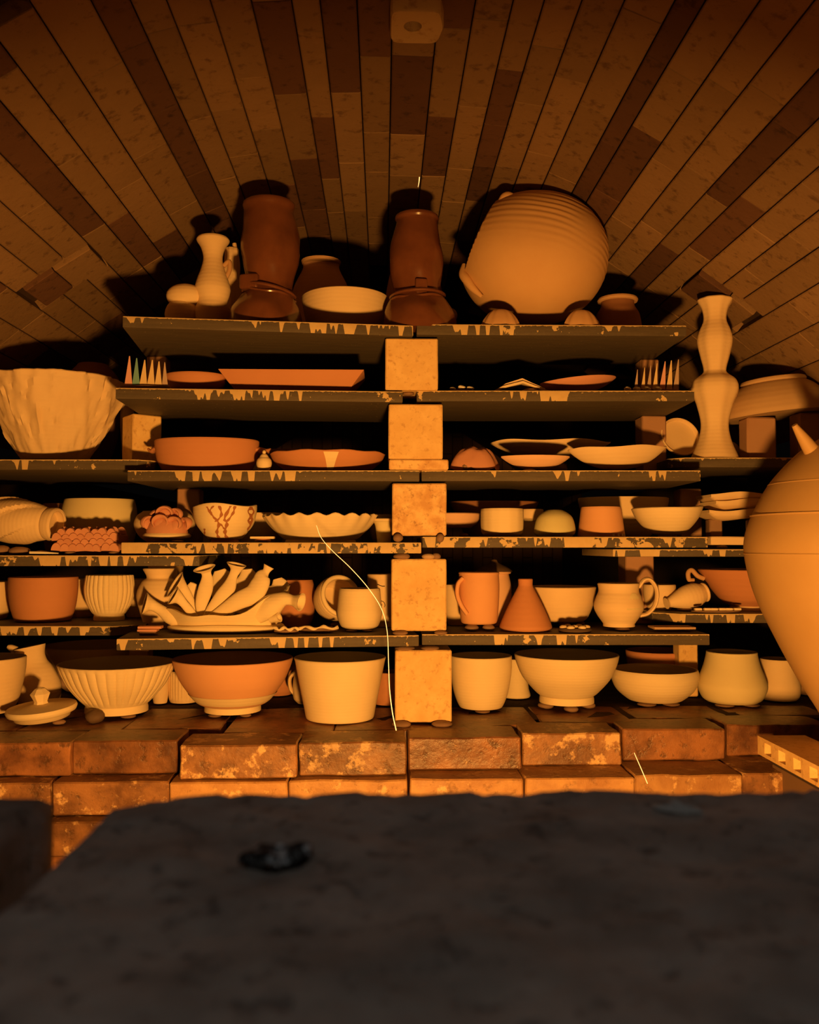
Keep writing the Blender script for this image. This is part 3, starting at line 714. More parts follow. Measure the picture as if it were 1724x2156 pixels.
# ---- second level
pot('shallow_dish', 'small shallow orange dish beside the long orange tray', 'dish', 412, 793, 1.955, SH['SL2'], [(40, 0), (56, .3), (64, .75), (65, 1)], 'terracotta', sy=.8, wads=2, wlab='shallow orange dish', wsize=(9, 3))
def tray():
    Y = 1.95; s = Y/F; p = P(618, 1150, Y); base = SH['SL2']+.008; h = P(618, 789, Y).z-base
    root = grp('long_tray', 'long rectangular orange tray with flared ends', (p.x, Y, base), cat='tray')
    a, b, d0, d1, th = 118*s, 150*s, .045, .062, .006; v = []
    for (x, y, z) in ((a, d0, 0), (b, d1, h), (b-th*1.4, d1-th, h+.001), (a-th, d0-th, th)):
        v += [(-x, -y, z), (x*.99, -y, z), (x*.99, y, z), (-x, y, z)]
    f = [(3, 2, 1, 0), (12, 13, 14, 15)]
    for i in range(3):
        for k in range(4): k2 = (k+1) % 4; f.append((i*4+k, i*4+k2, i*4+4+k2, i*4+4+k))
    obj('body', bevel_mesh('tray', v, f, .0015, 2, jit=.0006, cuts=1), 'terracotta', root)
    for dx in (-90, 108):
        wad(618+dx, Y-.03, SH['SL2'], 17, 3.6, 'small lump of clay wadding under the long orange tray', 'wad', group='clay wads under the long orange tray')
tray()
s = 1.93/F; p = P(972, 1150, 1.93)
root = grp('pellet_patty', 'dark clay patty with a few pale pellets beside the upper square post', (p.x, 1.93, SH['SR2']+.001), cat='clay patty')
v, f = ellipsoid(34*s, 22*s, 5*s, (0, 0, 4*s), jit=.002, fr=60); obj('patty', mesh('patty', v, f), 'brown', root)
for dx, dz, r in ((-19, 8, 5), (0, 11, 6), (18, 9, 6), (-4, 8, 4)):
    v, f = ellipsoid(r*1.4*s, r*s, r*.7*s, (dx*s, -.018, dz*s), jit=.002, fr=200, nu=10, nv=6); obj('clay_pellet', mesh('pellet', v, f), 'white_slip', root)
def leaf_plate(name, label, cat, cx, Y, base, half, depth, h, mat, tilt=0, yaw=0, tips=(1, 1), th=.005, wave=0, lift=0, bend=0):
    """oval to leaf-shaped shallow plate: half-length and depth in px, h rise in px, tips >1 pointed"""
    s = Y/F; p = P(cx, 1150, Y); v, f = [], []; nu, nr = 64, 8
    for lay in (0, 1):
        for i in range(nr+1):
            q = i/nr
            for k in range(nu):
                a = 2*math.pi*k/nu; c, sn = math.cos(a), math.sin(a)
                e = tips[0] if c > 0 else tips[1]
                x = half*c*q; y = depth*math.copysign(abs(sn)**e, sn)*q
                z = h*(q**2.4)+wave*math.sin(5*a+1)*q**4+bend*(x/half)**2
                v.append((x*s, y*s, z*s+lay*th*(1 if q < 1 else .6)+(0 if lay else 0)))
    L = (nr+1)*nu
    for lay in (0, 1):
        for i in range(nr):
            for k in range(nu): k2 = (k+1) % nu; b0 = lay*L; f.append((b0+i*nu+k, b0+i*nu+k2, b0+(i+1)*nu+k2, b0+(i+1)*nu+k))
    for k in range(nu): k2 = (k+1) % nu; f.append((nr*nu+k, nr*nu+k2, L+nr*nu+k2, L+nr*nu+k))
    return tag(obj(name, mesh(name, v, f, 60), mat, None, (p.x, Y, base+.001+lift), (0, tilt, yaw)), label, cat)
def folded_plate():
    Y = 1.95; s = Y/F; p = P(1096, 1150, Y); root = grp('folded_plate', 'pale folded plate with angular edges beside the orange leaf platter', (p.x, Y, SH['SR2']+.001), cat='plate')
    for nm, dz, sc, mt in (('lower_sheet', 0, 1.0, 'cream'), ('upper_sheet', 7, .82, 'cream_warm')):
        pts = [(-60, 4), (-42, 13), (0, 24), (26, 14), (58, 3)]; v, f = [], []; D = (52*s, -40*s)
        for y in (-42*s, 45*s):
            for x, z in pts: v.append((x*sc*s, y*sc, (z+dz)*s+ (0.006 if y > 0 else 0)))
            for x, z in pts: v.append((x*sc*s, y*sc, (z+dz-5)*s+ (0.006 if y > 0 else 0)))
        n_ = 5
        for k in range(4):
            f += [(k, k+1, 10+k+1, 10+k), (5+k, 15+k, 15+k+1, 5+k+1), (k, 5+k, 5+k+1, k+1), (10+k, 10+k+1, 15+k+1, 15+k)]
        f += [(0, 10, 15, 5), (4, 9, 19, 14)]
        obj(nm, mesh(nm, v, f, 25), mt, root)
    wad(1118, Y-.045, SH['SR2'], 17, 4.2, 'clay wad under the folded pale plate', 'tan', group='clay wads under the plates')
folded_plate()
leaf_plate('leaf_platter', 'orange leaf-shaped platter leaning with its pointed end raised', 'platter', 1222, 1.97, SH['SR2'], 82, 50, 26, 'terracotta_pink', tilt=-.10, tips=(1.5, 1.2), lift=.009)
wad(1210, 1.935, SH['SR2'], 14, 3.5, 'clay wad under the orange leaf platter', 'brown', group='clay wads under the plates')
wad(1250, 2.0, SH['SR2'], 12, 8, 'clay wad under the orange leaf platter', 'brown', group='clay wads under the plates')

# ---- third level
def oval_dish():
    root, h, s = pot('oval_dish', 'deep orange oval dish with two pulled lug handles', 'dish', 436, 930, 1.985, SH['SL3'], [(82, 0), (92, .08), (103, .4), (108, .75), (109, 1)], 'terracotta', sy=.62, parts=True, th=.007)
    for sg, w_ in ((1, 1.0), (-1, .55)):
        v, f = tube([(sg*88*s, 0, h-.030), (sg*105*s, 0, h-.019), (sg*(108+14*w_)*s, 0, h-.022), (sg*(110+24*w_)*s, 0, h-.016)], [.017, .014, .010*w_+.003, .004], 14, 5, (.55, 1.3)); obj('lug_handle', mesh('lug', v, f), 'terracotta', root)
oval_dish()
root, h, s = pot('tiny_jar', 'tiny round lidded jar between the orange dish and plate', 'jar', 556, 963, 1.915, SH['SL3'], [(9, 0), (13, .2), (16, .5), (15, .8), (10, 1)], 'cream', th=None, parts=True, n=4)
v, f = ring(14.5*s, 1.2*s, z=h*.72); obj('dark_band', mesh('band', v, f), 'black_slip', root)
v, f = lathe([(10*s, h), (7*s, h+5*s), (3*s, h+8*s), (.001, h+8.5*s)], 20, None); lo_ = obj('lid', mesh('lid', v, f), 'cream', root)
v, f = ellipsoid(4*s, 4*s, 4.5*s, (0, 0, h+11*s), 14, 8); obj('knob', mesh('knob', v, f), 'cream', lo_)
root, h, s = pot('wide_plate', 'wide orange plate with one cream slip stripe', 'plate', 690, 957, 1.975, SH['SL3'], [(70, 0), (88, .12), (112, .6), (121, 1)], 'terracotta', sy=.72, parts=True, mod=lambda a, t_, r, i: (r, .0012*math.sin(9*a)*t_))
def slip_patch(root, prof_, s, h, a0, w_top, w_bot, mat, sy, name='slip_stripe', off=.0009, t0=.02, t1=1.0):
    pr = cat_rom([Vector((r*s, t_*h, 0)) for r, t_ in prof_], 6); v, f = [], []; pr = [q for q in pr if t0*h <= q.y <= t1*h]
    for i, q in enumerate(pr):
        k = i/(len(pr)-1); wd = w_bot+(w_top-w_bot)*k**1.5
        for j in range(5):
            a = a0+(j/4-.5)*wd; r = q.x+off; v.append((r*math.cos(a), r*math.sin(a)*sy, q.y-off*.3))
    for i in range(len(pr)-1):
        for j in range(4): f.append((i*5+j, i*5+j+1, (i+1)*5+j+1, (i+1)*5+j))
    o = obj(name, mesh(name, v, f), mat, root); return o
slip_patch(root, [(70, 0), (88, .12), (112, .6), (121, 1)], s, h, -math.pi/2+.10, .26, .12, 'cream', .72)
pot('deep_plate', 'dark orange plate behind the plate with the cream stripe', 'plate', 640, 950, 2.125, SH['SL3'], [(60, 0), (90, .4), (105, 1)], 'brown', sy=.36)
# shell dish and plates on the right
def shell_dish():
    Y = 1.945; s = Y/F; p = P(1000, 1150, Y); v, f = [], []; nu, nr = 56, 10
    for lay in (0, 1):
        for i in range(nr+1):
            q = i/nr
            for k in range(nu):
                a = 2*math.pi*k/nu; rr = (52+3*math.sin(4*a))*q
                z = 42*(1-q**3.6)+4.5*math.sin(6*a+.5)*q*q+7*mnoise.noise(Vector((q*3*math.cos(a), q*3*math.sin(a), 2)))
                v.append((rr*math.cos(a)*s, rr*.7*math.sin(a)*s, (z-lay*6)*s))
    L = (nr+1)*nu
    for lay in (0, 1):
        for i in range(nr):
            for k in range(nu): k2 = (k+1) % nu; b0 = lay*L; f.append((b0+i*nu+k, b0+i*nu+k2, b0+(i+1)*nu+k2, b0+(i+1)*nu+k))
    for k in range(nu): k2 = (k+1) % nu; f.append((nr*nu+k, nr*nu+k2, L+nr*nu+k2, L+nr*nu+k))
    tag(obj('shell_dish', mesh('shell_dish', v, f, 60), 'terracotta_pink', None, (p.x, Y, SH['SR3']+.010)), 'crumpled pink shell-like dish upside down on a brown block', 'dish')
    tag(obj('clay_block', block('clay_block', 58*s, .03, 15*s, .004, jit=.001, cuts=2), 'wad', None, (P(1000, 1150, Y).x, Y-.018, SH['SR3']+.0005)), 'brown clay block under the pink shell dish', 'clay block')
shell_dish()
leaf_plate('platter', 'large pale platter in shadow behind the small leaf plates', 'platter', 1160, 2.09, SH['SR3'], 128, 60, 34, 'cream_warm', wave=2, lift=.043)
wad(1160, 2.085, SH['SR3'], 34, 21, 'clay wad under the large shadowed platter', group='clay wads under the plates')
leaf_plate('small_plate', 'small narrow orange-tan plate between the shell dish and pale tipped plate', 'plate', 1128, 1.93, SH['SR3'], 73, 34, 25, 'peach', tips=(1.1, 1.4), lift=.005)
wad(1115, 1.918, SH['SR3'], 14, 3, 'clay wad under the small narrow plate', group='clay wads under the plates')
leaf_plate('tipped_plate', 'pale pointed plate with a wavy rim beside the brown square post', 'plate', 1303, 1.955, SH['SR3'], 106, 44, 44, 'cream_warm', tilt=-.035, tips=(1.5, 1.2), wave=1.5, lift=.007)
wad(1290, 1.95, SH['SR3'], 22, 3, 'clay wad under the pale pointed plate', group='clay wads under the plates')
# left stack: big bark-textured bowl and the ware behind it
def bark(a, t_, r, ins):
    q = Vector((math.cos(a)*3.2, math.sin(a)*3.2, t_*1.1)); k = max(0, min(1, t_*6))*(1 if not ins else .3)
    n1 = abs(mnoise.noise(q*2.1))+.6*abs(mnoise.noise(q*4.7+Vector((5, 0, 0))))
    n1 += .45*abs(mnoise.noise(Vector((q.x*3.4, q.y*3.4, q.z*2.2))))
    return (r+.012*(n1-.45)*k, .004*mnoise.noise(Vector((math.cos(a)*2.5, math.sin(a)*2.5, 9)))*t_**3)
pot('textured_bowl', 'big pale flaring bowl with bark-like ridges', 'bowl', 118, 806, 2.085, SH['A1'], [(63, 0), (70, .06), (104, .42), (130, .78), (141, 1)], 'cream_warm', th=.008, mod=bark, seg=120, n=8, wads=3, wlab='big bark-textured bowl', wsize=(16, 4), wmat='wad_pale')
pot('dark_bowl', 'dark brown upturned bowl behind the big textured bowl', 'bowl', 196, 768, 2.325, SH['A1'], [(25, 0), (50, .3), (58, .6), (54, .85), (30, 1)], 'brown', th=None)
root, h, s = pot('shard_jug', 'pale jug with a strap handle behind the big textured bowl', 'jug', 268, 850, 2.19, SH['A1'], [(8, 0), (10, .3), (14, .7), (13, 1)], 'cream_warm', parts=True)
handle(root, [(11, 100), (22, 96), (22, 72), (11, 60)], 4, s, 'cream_warm', flat=(.6, 1.6))
# right stack: tall vase, leaning plate, upturned bowl on props
def vfac(a, t_, r, ins): return r*(1+.025*math.cos(8*a)*min(1, t_*5))
pot('tall_vase', 'tall pale faceted vase with two bulbs and a flared mouth', 'vase', 1500, 632, 2.0, SH['B1'], [(50, 0), (46, .03), (34, .12), (29, .22), (38, .34), (49, .43), (44, .49), (26, .535), (24, .57), (30, .64), (37, .735), (33, .80), (24, .87), (27, .94), (36, .99), (36, 1)], 'cream_warm', mod=vfac, n=6, seg=64, tilt=(0, .015))
v, f = lathe([(.002, 0), (40*.00107, .004), (45*.00107, .008), (46*.00107, .012)], 40, .004)
p = P(1432, 930, 2.1); 
tag(obj('leaning_plate', mesh('plate', v, f), 'cream_warm', None, (P(1432, 1150, 2.08).x, 2.085, SH['B1']+.058), (1.25, 0, .15)), 'round pale plate standing on edge behind the tall vase', 'plate')
def upturned():
    Y = 2.05; s = Y/F; zb = SH['B1']; p = P(1640, 1150, Y)
    zr = P(1640, 876, Y).z; root = grp('upturned_bowl', 'wide tan bowl turned upside down on brick props', (p.x, Y, zr), (0, -.10, 0), 'bowl')
    h = 72*s
    pr = [(118*s, 0), (116*s, .16*h), (104*s, .5*h), (80*s, .85*h), (62*s, h)]
    v, f = lathe([(r, z) for r, z in pr], 56, .006, None, .9); obj('body', mesh('bowl', v, f), 'tan2', root)
    v, f = ring(62*s, 6*s, 40, 8, .9, h+.002); obj('foot_ring', mesh('foot', v, f), 'tan2', root)
    v, f = lathe([(62*s, h-.006), (62*s, h-.001), (.002, h)], 40, None, None, .9, False); obj('base', mesh('base', v, f), 'tan2', root)
    for px, w_, lab in ((1598, 62, 'brown brick prop under the upturned bowl beside the tall vase'), (1700, 50, 'brown brick prop under the upturned bowl beside the giant ringed jar')):
        zt = zr-.004 + (px-1640)*s*.10
        tag(obj('brick_prop', block('prop', w_*s, .05, zt-zb-.001, .004, jit=.001, cuts=2), 'post_back', None, (P(px, 1150, Y-.02).x, Y-.02, zb+.0005)), lab, 'brick prop')
upturned()
v, f = ellipsoid(24*.00108, 24*.00108, 28*.00108, (0, 0, 28*.00108)); 
tag(obj('egg_cup', mesh('egg', v, f), 'cream_warm', None, (P(1540, 1150, 2.16).x, 2.165, SH['B1']+.001)), 'small pale egg-shaped pot under the upturned bowl', 'pot')

# ---- fourth level, left
def lying_jar():
    Y = 2.02; s = Y/F; p = P(34, 1097, Y); zb = SH['A2']; cz = p.z
    root = grp('swirled_jar', 'pale jar with carved spiral grooves lying on its side', (p.x, Y, cz), (0, math.radians(97), 0), 'jar')
    root.rotation_euler = (0, math.radians(95), -.18)
    def swirl(a, t_, r, ins):
        if ins: return r
        q = (a*5/(2*math.pi)+1.3*t_) % 1.0; return r-.008*(1-q)**1.5*math.sin(math.pi*min(1, t_*1.05))
    pr = [(30*s, -70*s), (44*s, -50*s), (50*s, -10*s), (46*s, 30*s), (36*s, 62*s), (31*s, 72*s)]
    v, f = lathe(pr, 80, .006, swirl, 1, True, 8); obj('body', mesh('jar', v, f), 'cream_warm', root)
    v, f = lathe([(31*s, 68*s), (34*s, 76*s), (35*s, 88*s), (34*s, 92*s)], 48, .007); obj('neck_rim', mesh('neck', v, f), 'cream_warm', root)
lying_jar()
for px, r, rz in ((5, 16, 11), (42, 22, 9), (88, 17, 5)): wad(px, 1.985, SH['A2'], r, rz, 'dark clay wad propping the swirled jar', group='clay wads under the swirled jar')
pot('pale_jar', 'broad pale jar in half shadow behind the scaled tray', 'jar', 210, 1053, 2.15, SH['A2'], [(56, 0), (68, .15), (76, .5), (76, .8), (71, 1)], 'cream_yellow', sy=.8)
pot('far_cup', 'small brown cup behind the swirled jar and pale jar', 'cup', 122, 1062, 2.21, SH['A2'], CUP(30, 22), 'brown')
def scaled_tray():
    Y = 2.0; s = Y/F; p = P(196, 1150, Y); zb = SH['A2']+.009
    root = grp('scaled_tray', 'small orange box covered in overlapping clay scales', (p.x, Y, zb), cat='box')
    v, f = [], []; box(v, f, -62*s, 60*s, -.035, .05, 0, 36*s); obj('body', bevel_mesh('tray', v, f, .004), 'terracotta_pink', root)
    v, f = [], []; nr = 14
    v += [(0, 0, 0), (0, -.005, 0)]
    pts = [(10*s*math.cos(math.pi*k/nr), 15*s*math.sin(math.pi*k/nr)) for k in range(nr+1)]
    n_ = len(pts)
    v = [(x, 0, z) for x, z in pts]+[(x*.9, -.0055, z*.93) for x, z in pts]
    f = [tuple(range(n_)), tuple(range(n_, 2*n_))[::-1]]+[(k, (k+1) % n_, n_+(k+1) % n_, n_+k) for k in range(n_)]
    me = mesh('scale', v, f, 50); me.materials.append(M['terracotta_pink'])
    rr = random.Random(5)
    for row in range(4):
        for k in range(8):
            x = (-60+k*16.5+(8 if row % 2 else 0)+rr.uniform(-2, 2))
            if x > 62: continue
            o = bpy.data.objects.new('scale', me); C.objects.link(o); o.parent = root
            o.location = (x*s, -.0375-.004*(3-row)*.7, (1+row*10.2+rr.uniform(-1, 1))*s); o.rotation_euler = (.12, rr.uniform(-.12, .12), rr.uniform(-.1, .1)); q = rr.uniform(.95, 1.15); o.scale = (q, 1, q)
    for row in range(2):
        for k in range(7):
            o = bpy.data.objects.new('scale', me); C.objects.link(o); o.parent = root
            o.location = ((-54+k*17+row*8)*s, -.018+row*.025, 34*s); o.rotation_euler = (-.35, 0, rr.uniform(-.2, .2)); o.scale = (1.1, 1, 1.1)
    for px in (148, 240): wad(px, 1.97, SH['A2'], 12, 4.6, 'small clay wad under the scaled orange box', group='clay wads under the scaled box')
scaled_tray()
# clay slip rod lying on A2
v, f = tube([(-.03, 0, .004), (0, 0, .004), (.032, 0, .003)], [.003, .003, .002], 8, 3)
tag(obj('clay_strip', mesh('strip', v, f), 'white_slip', None, (P(92, 1150, 1.955).x, 1.955, SH['A2']+.001), (0, .02, 0)), 'thin pale clay strip lying beside the scaled box', 'clay strip')
pot('round_pot', 'pale round pot behind the orange flower lump', 'pot', 347, 1078, 2.055, SH['SL4'], [(35, 0), (52, .2), (63, .55), (58, .85), (46, 1)], 'cream_warm', sy=.75)
def flower():
    Y = 1.96; s = Y/F; zb = SH['SL4']; p = P(351, 1150, Y); root = grp('clay_flower', 'orange clay flower of curled petals on a pale disc', (p.x, Y, zb+.007), cat='sculpture')
    v, f = lathe([(40*s, 0), (49*s, 4*s), (50*s, 8*s), (46*s, 12*s), (.002, 12*s)], 40, None, rough(.0012, 3), .75, False); obj('disc', mesh('disc', v, f), 'cream', root)
    v, f = ellipsoid(44*s, 34*s, 40*s, (0, 0, 12*s), zmin=0); v = [Vector((q[0], q[1], max(q[2], 11*s))) for q in v]; obj('dome', mesh('dome', v, f), 'terracotta_pink', root)
    for k, (dx, dy, dz, r, ax, az) in enumerate(((-34, -12, 32, 15, .5, .7), (-8, -26, 34, 15, .9, .1), (20, -26, 30, 15, .9, -.2), (40, -8, 30, 14, .5, -.8), (-4, -6, 52, 16, .2, 0), (18, -2, 50, 13, .6, -.4), (-22, 6, 46, 14, .2, .5))):
        pts = []
        for i in range(9):
            a = -2.2+4.4*i/8; pts.append((r*s*math.sin(a), 0, r*s*math.cos(a)*.9))
        v, f = tube(pts, [1.5*s, 3*s, 4*s, 4.5*s, 4.5*s, 4.5*s, 4*s, 3*s, 1.5*s], 10, 3, (1, 2.0)); v2, f2 = ellipsoid(r*.86*s, 5*s, r*.8*s, (0, 3*s, 0), 14, 8); v, f = join((v, f), (v2, f2))
        obj('petal', mesh('petal', v, f), 'terracotta_pink', root, (dx*s, dy*s, dz*s), (-.35*ax, 0, az))
    for px in (335, 372): wad(px, Y-.02, zb, 14, 3, 'small clay wad under the orange clay flower', 'wad_pale', group='clay wads under the clay flower')
flower()
def branch_bowl():
    pr = [(34, 0), (40, .08), (58, .42), (65, .78), (66, 1)]
    root, h, s = pot('branch_bowl', 'pale bowl painted with brown bare branches', 'bowl', 474, 1066, 1.955, SH['SL4'], pr, 'cream', parts=True, foot=(28, 7), footmat='terracotta', mod=lambda a, t_, r, i: (r, .0028*math.sin(3*a+.6)*t_**3))
    fh = 7*s; dp = cat_rom([Vector((r*s, fh+t_*(h-fh), 0)) for r, t_ in pr], 10)
    def surf(px, t_):
        z = fh+t_*(h-fh)
        for i in range(len(dp)-1):
            if dp[i].y <= z <= dp[i+1].y: k = (z-dp[i].y)/max(dp[i+1].y-dp[i].y, 1e-9); r = dp[i].x+(dp[i+1].x-dp[i].x)*k; break
        else: r = dp[-1].x
        a = -math.pi/2+math.asin(max(-.97, min(.97, px*s/r))); return Vector((r*math.cos(a), r*math.sin(a), z)), a
    for pts, w_ in (([(-6, .02), (-8, .2), (-2, .45), (-14, .68), (-26, .95)], 4.2), ([(-8, .5), (4, .7), (0, .97)], 4.0), ([(10, .02), (8, .2), (14, .45), (10, .6), (22, .97)], 4.4), ([(0, .45), (8, .3), (10, .22)], 3.5), ([(14, .5), (26, .75), (30, .97)], 3.5), ([(42, .06), (54, .3), (57, .6), (58, .97)], 6.5), ([(-40, .05), (-36, .18), (-34, .3)], 3), ([(-14, .68), (-20, .8), (-12, .97)], 3.2)):
        v, f = [], []; cp = cat_rom([Vector((x, t_, 0)) for x, t_ in pts], 6)
        for i, q in enumerate(cp):
            wd = w_*(.75+.35*math.sin(i*1.3))
            for e in (-1, 1):
                c, a = surf(q.x+e*wd*.8, min(.985, max(.01, q.y))); v.append(c+Vector((math.cos(a), math.sin(a), -.25))*.0008)
        for i in range(len(cp)-1): f.append((2*i, 2*i+1, 2*i+3, 2*i+2))
        obj('painted_branch', mesh('branch', v, f), 'slip_brown', root)
branch_bowl()
root, h, s = pot('pale_dish', 'pale straight-sided dish behind the branch bowl and wavy dish', 'dish', 552, 1082, 2.12, SH['SL4'], [(40, 0), (44, .3), (46, 1)], 'cream_warm')
root, h, s = pot('pie_dish', 'wide pale pie dish with a wavy pinched rim', 'dish', 675, 1087, 2.0, SH['SL4'], [(72, 0), (80, .08), (102, .5), (115, .85), (119, 1)], 'cream', sy=.9, seg=120, mod=lambda a, t_, r, i: (r*(1+.022*math.sin(20*a)*t_**2), .0028*math.cos(20*a)*t_**4), parts=True, foot=(74, 5))
s = 1.9/F; p = P(552, 1150, 1.90)
root = grp('balanced_strip', 'thin pale clay strip balanced on a clay wad below the branch bowl', (p.x, 1.905, SH['SL4']+.0005), cat='clay strip')
v, f = [], []; box(v, f, -25*s, 25*s, -.012, .012, 7*s, 12*s); obj('slat', bevel_mesh('slat', v, f, .001), 'cream', root)
v, f = ellipsoid(17*s, .012, 5*s, (0, 0, 4*s), jit=.001); obj('support', mesh('support', v, f), 'terracotta', root)
root, h, s = pot('small_cup', 'small pale cup with a thick rim beside the stained post', 'cup', 808, 1095, 2.0, SH['SL4'], [(14, 0), (16, .4), (19, .8), (26, 1)], 'cream_yellow', parts=True)
v, f = ring(24*s, 3*s, z=h); obj('rim', mesh('rim', v, f), 'cream', root)
pot('far_bowl', 'dim pale bowl at the back near the stained post', 'bowl', 800, 1085, 2.14, SH['SL4'], BOWL(24, 14), 'cream_warm')
# ---- fourth level, right
pot('shallow_bowl', 'shallow orange-tan bowl half hidden by the stained post', 'bowl', 955, 1083, 2.05, SH['SR4'], [(36, 0), (48, .3), (58, .9), (58, 1)], 'peach', sy=.9, lift=.012, wads=2, wlab='shallow tan bowl near the stained post', wsize=(12, 5))
pot('dark_platter', 'dark platter in shadow behind the pale low cup', 'platter', 1040, 1058, 2.15, SH['SR4'], [(60, 0), (80, .6), (95, 1)], 'brown', sy=.5)
pot('low_cup', 'pale low straight-sided cup with faceted sides', 'cup', 1057, 1073, 1.955, SH['SR4'], [(34, 0), (42, .12), (45, .4), (45, 1)], 'cream', mod=lambda a, t_, r, i: r*(1+.012*math.cos(14*a)))
root, h, s = pot('square_cup', 'small pale cup with a ledge rim between the low cup and dome', 'cup', 1118, 1074, 2.08, SH['SR4'], [(24, 0), (26, .5), (26, 1)], 'cream_warm', parts=True)
v, f = ring(26*s, 3*s, z=h*.62); obj('ledge', mesh('ledge', v, f), 'cream', root)
pot('dome_pot', 'pale greenish dome-shaped pot upside down beside the orange pot', 'pot', 1167, 1073, 1.955, SH['SR4'], [(36, 0), (43, .14), (43, .4), (36, .75), (18, .97), (4, 1)], 'cream_green', th=None, mod=lambda a, t_, r, i: r*(1-.05*max(0, math.cos(a-2.6))*t_))
root, h, s = pot('upturned_pot', 'orange pot upside down with a dashed white band', 'pot', 1265, 1068, 1.96, SH['SR4'], [(50, 0), (49, .1), (45, .6), (42, .97), (38, 1)], 'peach2', th=None, parts=True, n=4)
for k in range(7):
    a = -math.pi/2+.28+k*.135
    if True: slip_patch(root, [(50, 0), (49, .1), (45, .6)], s, h, a, .09, .09, 'white_slip' if k % 2 == 0 else 'slip_brown', 1, 'painted_dash', t0=.02, t1=.16)
pot('large_bowl', 'large pale bowl in half shadow behind the orange upturned pot', 'bowl', 1312, 1050, 2.15, SH['SR4'], BOWL(96, 52), 'cream_warm', sy=.7)
root, h, s = pot('shallow_pale_bowl', 'shallow pale bowl with a raised lip beside the wavy plates', 'bowl', 1404, 1072, 1.965, SH['SR4'], [(26, 0), (44, .2), (64, .62), (73, .95), (74, 1)], 'cream', parts=True, foot=(20, 4), mod=lambda a, t_, r, i: (r, .006*max(0, math.cos(a))**3*t_**3))
def wavy_plate(px, Y, z0, half, label, k):
    s = Y/F; p = P(px, 1150, Y); v, f = [], []; n_ = 14
    for lay in (0, 1):
        for j in range(n_+1):
            for i in range(n_+1):
                x, y = -1+2*i/n_, -1+2*j/n_; e = max(abs(x), abs(y))
                z = 14*e**4+3*math.sin(3.2*x+k)+lay*6; v.append((x*half*s, y*.05, z*s))
    w_ = n_+1; L = w_*w_
    for lay in (0, 1):
        for j in range(n_):
            for i in range(n_): b0 = lay*L+j*w_+i; f.append((b0, b0+1, b0+w_+1, b0+w_))
    rim = [i for i in range(w_)]+[j*w_+n_ for j in range(1, w_)]+[n_*w_+i for i in range(n_-1, -1, -1)]+[j*w_ for j in range(n_-1, 0, -1)]
    for a, b_ in zip(rim, rim[1:]+rim[:1]): f.append((a, b_, L+b_, L+a))
    tag(obj('wavy_plate', mesh('plate', v, f, 50), 'cream_warm', None, (p.x, Y, z0)), label, 'plate')
zb = SH['B2']
spost_z = 1095
wavy_plate(1548, 2.03, P(1540, 1094, 2.0).z, 72, 'pale wavy square plate at the bottom of the plate stack', .2)
wavy_plate(1556, 2.03, P(1540, 1094, 2.0).z+.023, 66, 'pale wavy square plate in the middle of the plate stack', 1.0)
wavy_plate(1552, 2.03, P(1540, 1094, 2.0).z+.038, 72, 'pale wavy square plate on top of the plate stack', 1.9)
for px in (1505, 1590):
    zt = P(1540, 1094, 2.0).z+.001
    tag(obj('clay_block', block('prop', .03, .03, zt-zb, .003), 'wad', None, (P(px, 1150, 2.03).x, 2.035, zb+.0005)), 'brown clay block propping up the stack of wavy plates', 'clay block', 'clay blocks under the plate stack')
tag(obj('clay_slab', block('slab', 118*.00104, .05, 18*.00104, .002, jit=.001, cuts=2), 'cream_warm', None, (P(1556, 1150, 1.955).x, 1.985, SH['B2']+.009)), 'pale clay slab lying under the stack of wavy plates', 'slab')
for px in (1520, 1600): wad(px, 1.99, SH['B2'], 12, 4.4, 'small clay wad under the pale clay slab', group='clay wads under the pale slab')

# ---- fifth level, left
pot('pale_pot', 'pale pot cut off beside the orange cylinder pot', 'pot', -22, 1226, 2.12, SH['A3'], CUP(48, 34), 'cream_warm')
pot('cylinder_pot', 'plain orange pot with straight rounded sides', 'pot', 92, 1216, 2.075, SH['A3'], [(50, 0), (56, .05), (64, .35), (68, .75), (68, 1)], 'terracotta', seg=64)
def ribs(a, t_, r, ins): return r if ins else r*(1+.05*(abs(math.sin(14*a))-.6)*min(1, t_*6))
pot('ribbed_cup', 'pale footed cup with vertical ribs', 'cup', 231, 1212, 2.09, SH['A3'], [(31, 0), (36, .08), (46, .35), (50, .65), (47, 1)], 'cream', mod=ribs, seg=140, foot=(31, 12), n=7)
pot('back_cup', 'pale cup between the orange cylinder pot and ribbed cup', 'cup', 175, 1220, 2.19, SH['A3'], CUP(34, 22), 'cream_warm')
pot('back_cup', 'pale cup behind the ribbed cup near the coral sculpture', 'cup', 288, 1220, 2.18, SH['A3'], CUP(32, 20), 'cream_warm')
pot('bulb_vase', 'pale bulbous vase in shadow behind the coral sculpture', 'vase', 336, 1198, 2.045, SH['SL5'], [(28, 0), (38, .25), (46, .55), (36, .78), (26, .86), (34, 1)], 'cream_warm')
s = 1.90/F; p = P(322, 1150, 1.90)
root = grp('propped_tile', 'small pinkish tile stacked on a brick chip beside the coral sculpture', (p.x, 1.885, SH['SL5']+.0005), cat='tile')
v, f = [], []; box(v, f, -20*s, 14*s, -.012, .012, 0, 7*s); obj('chip', bevel_mesh('chip', v, f, .0015), 'wad', root)
v, f = [], []; box(v, f, -24*s, 16*s, -.012, .012, 7*s, 12*s); box(v, f, -24*s, 24*s, -.009, .014, 12.5*s, 18*s); obj('tile', bevel_mesh('tile', v, f, .001), 'terracotta_pink', root)
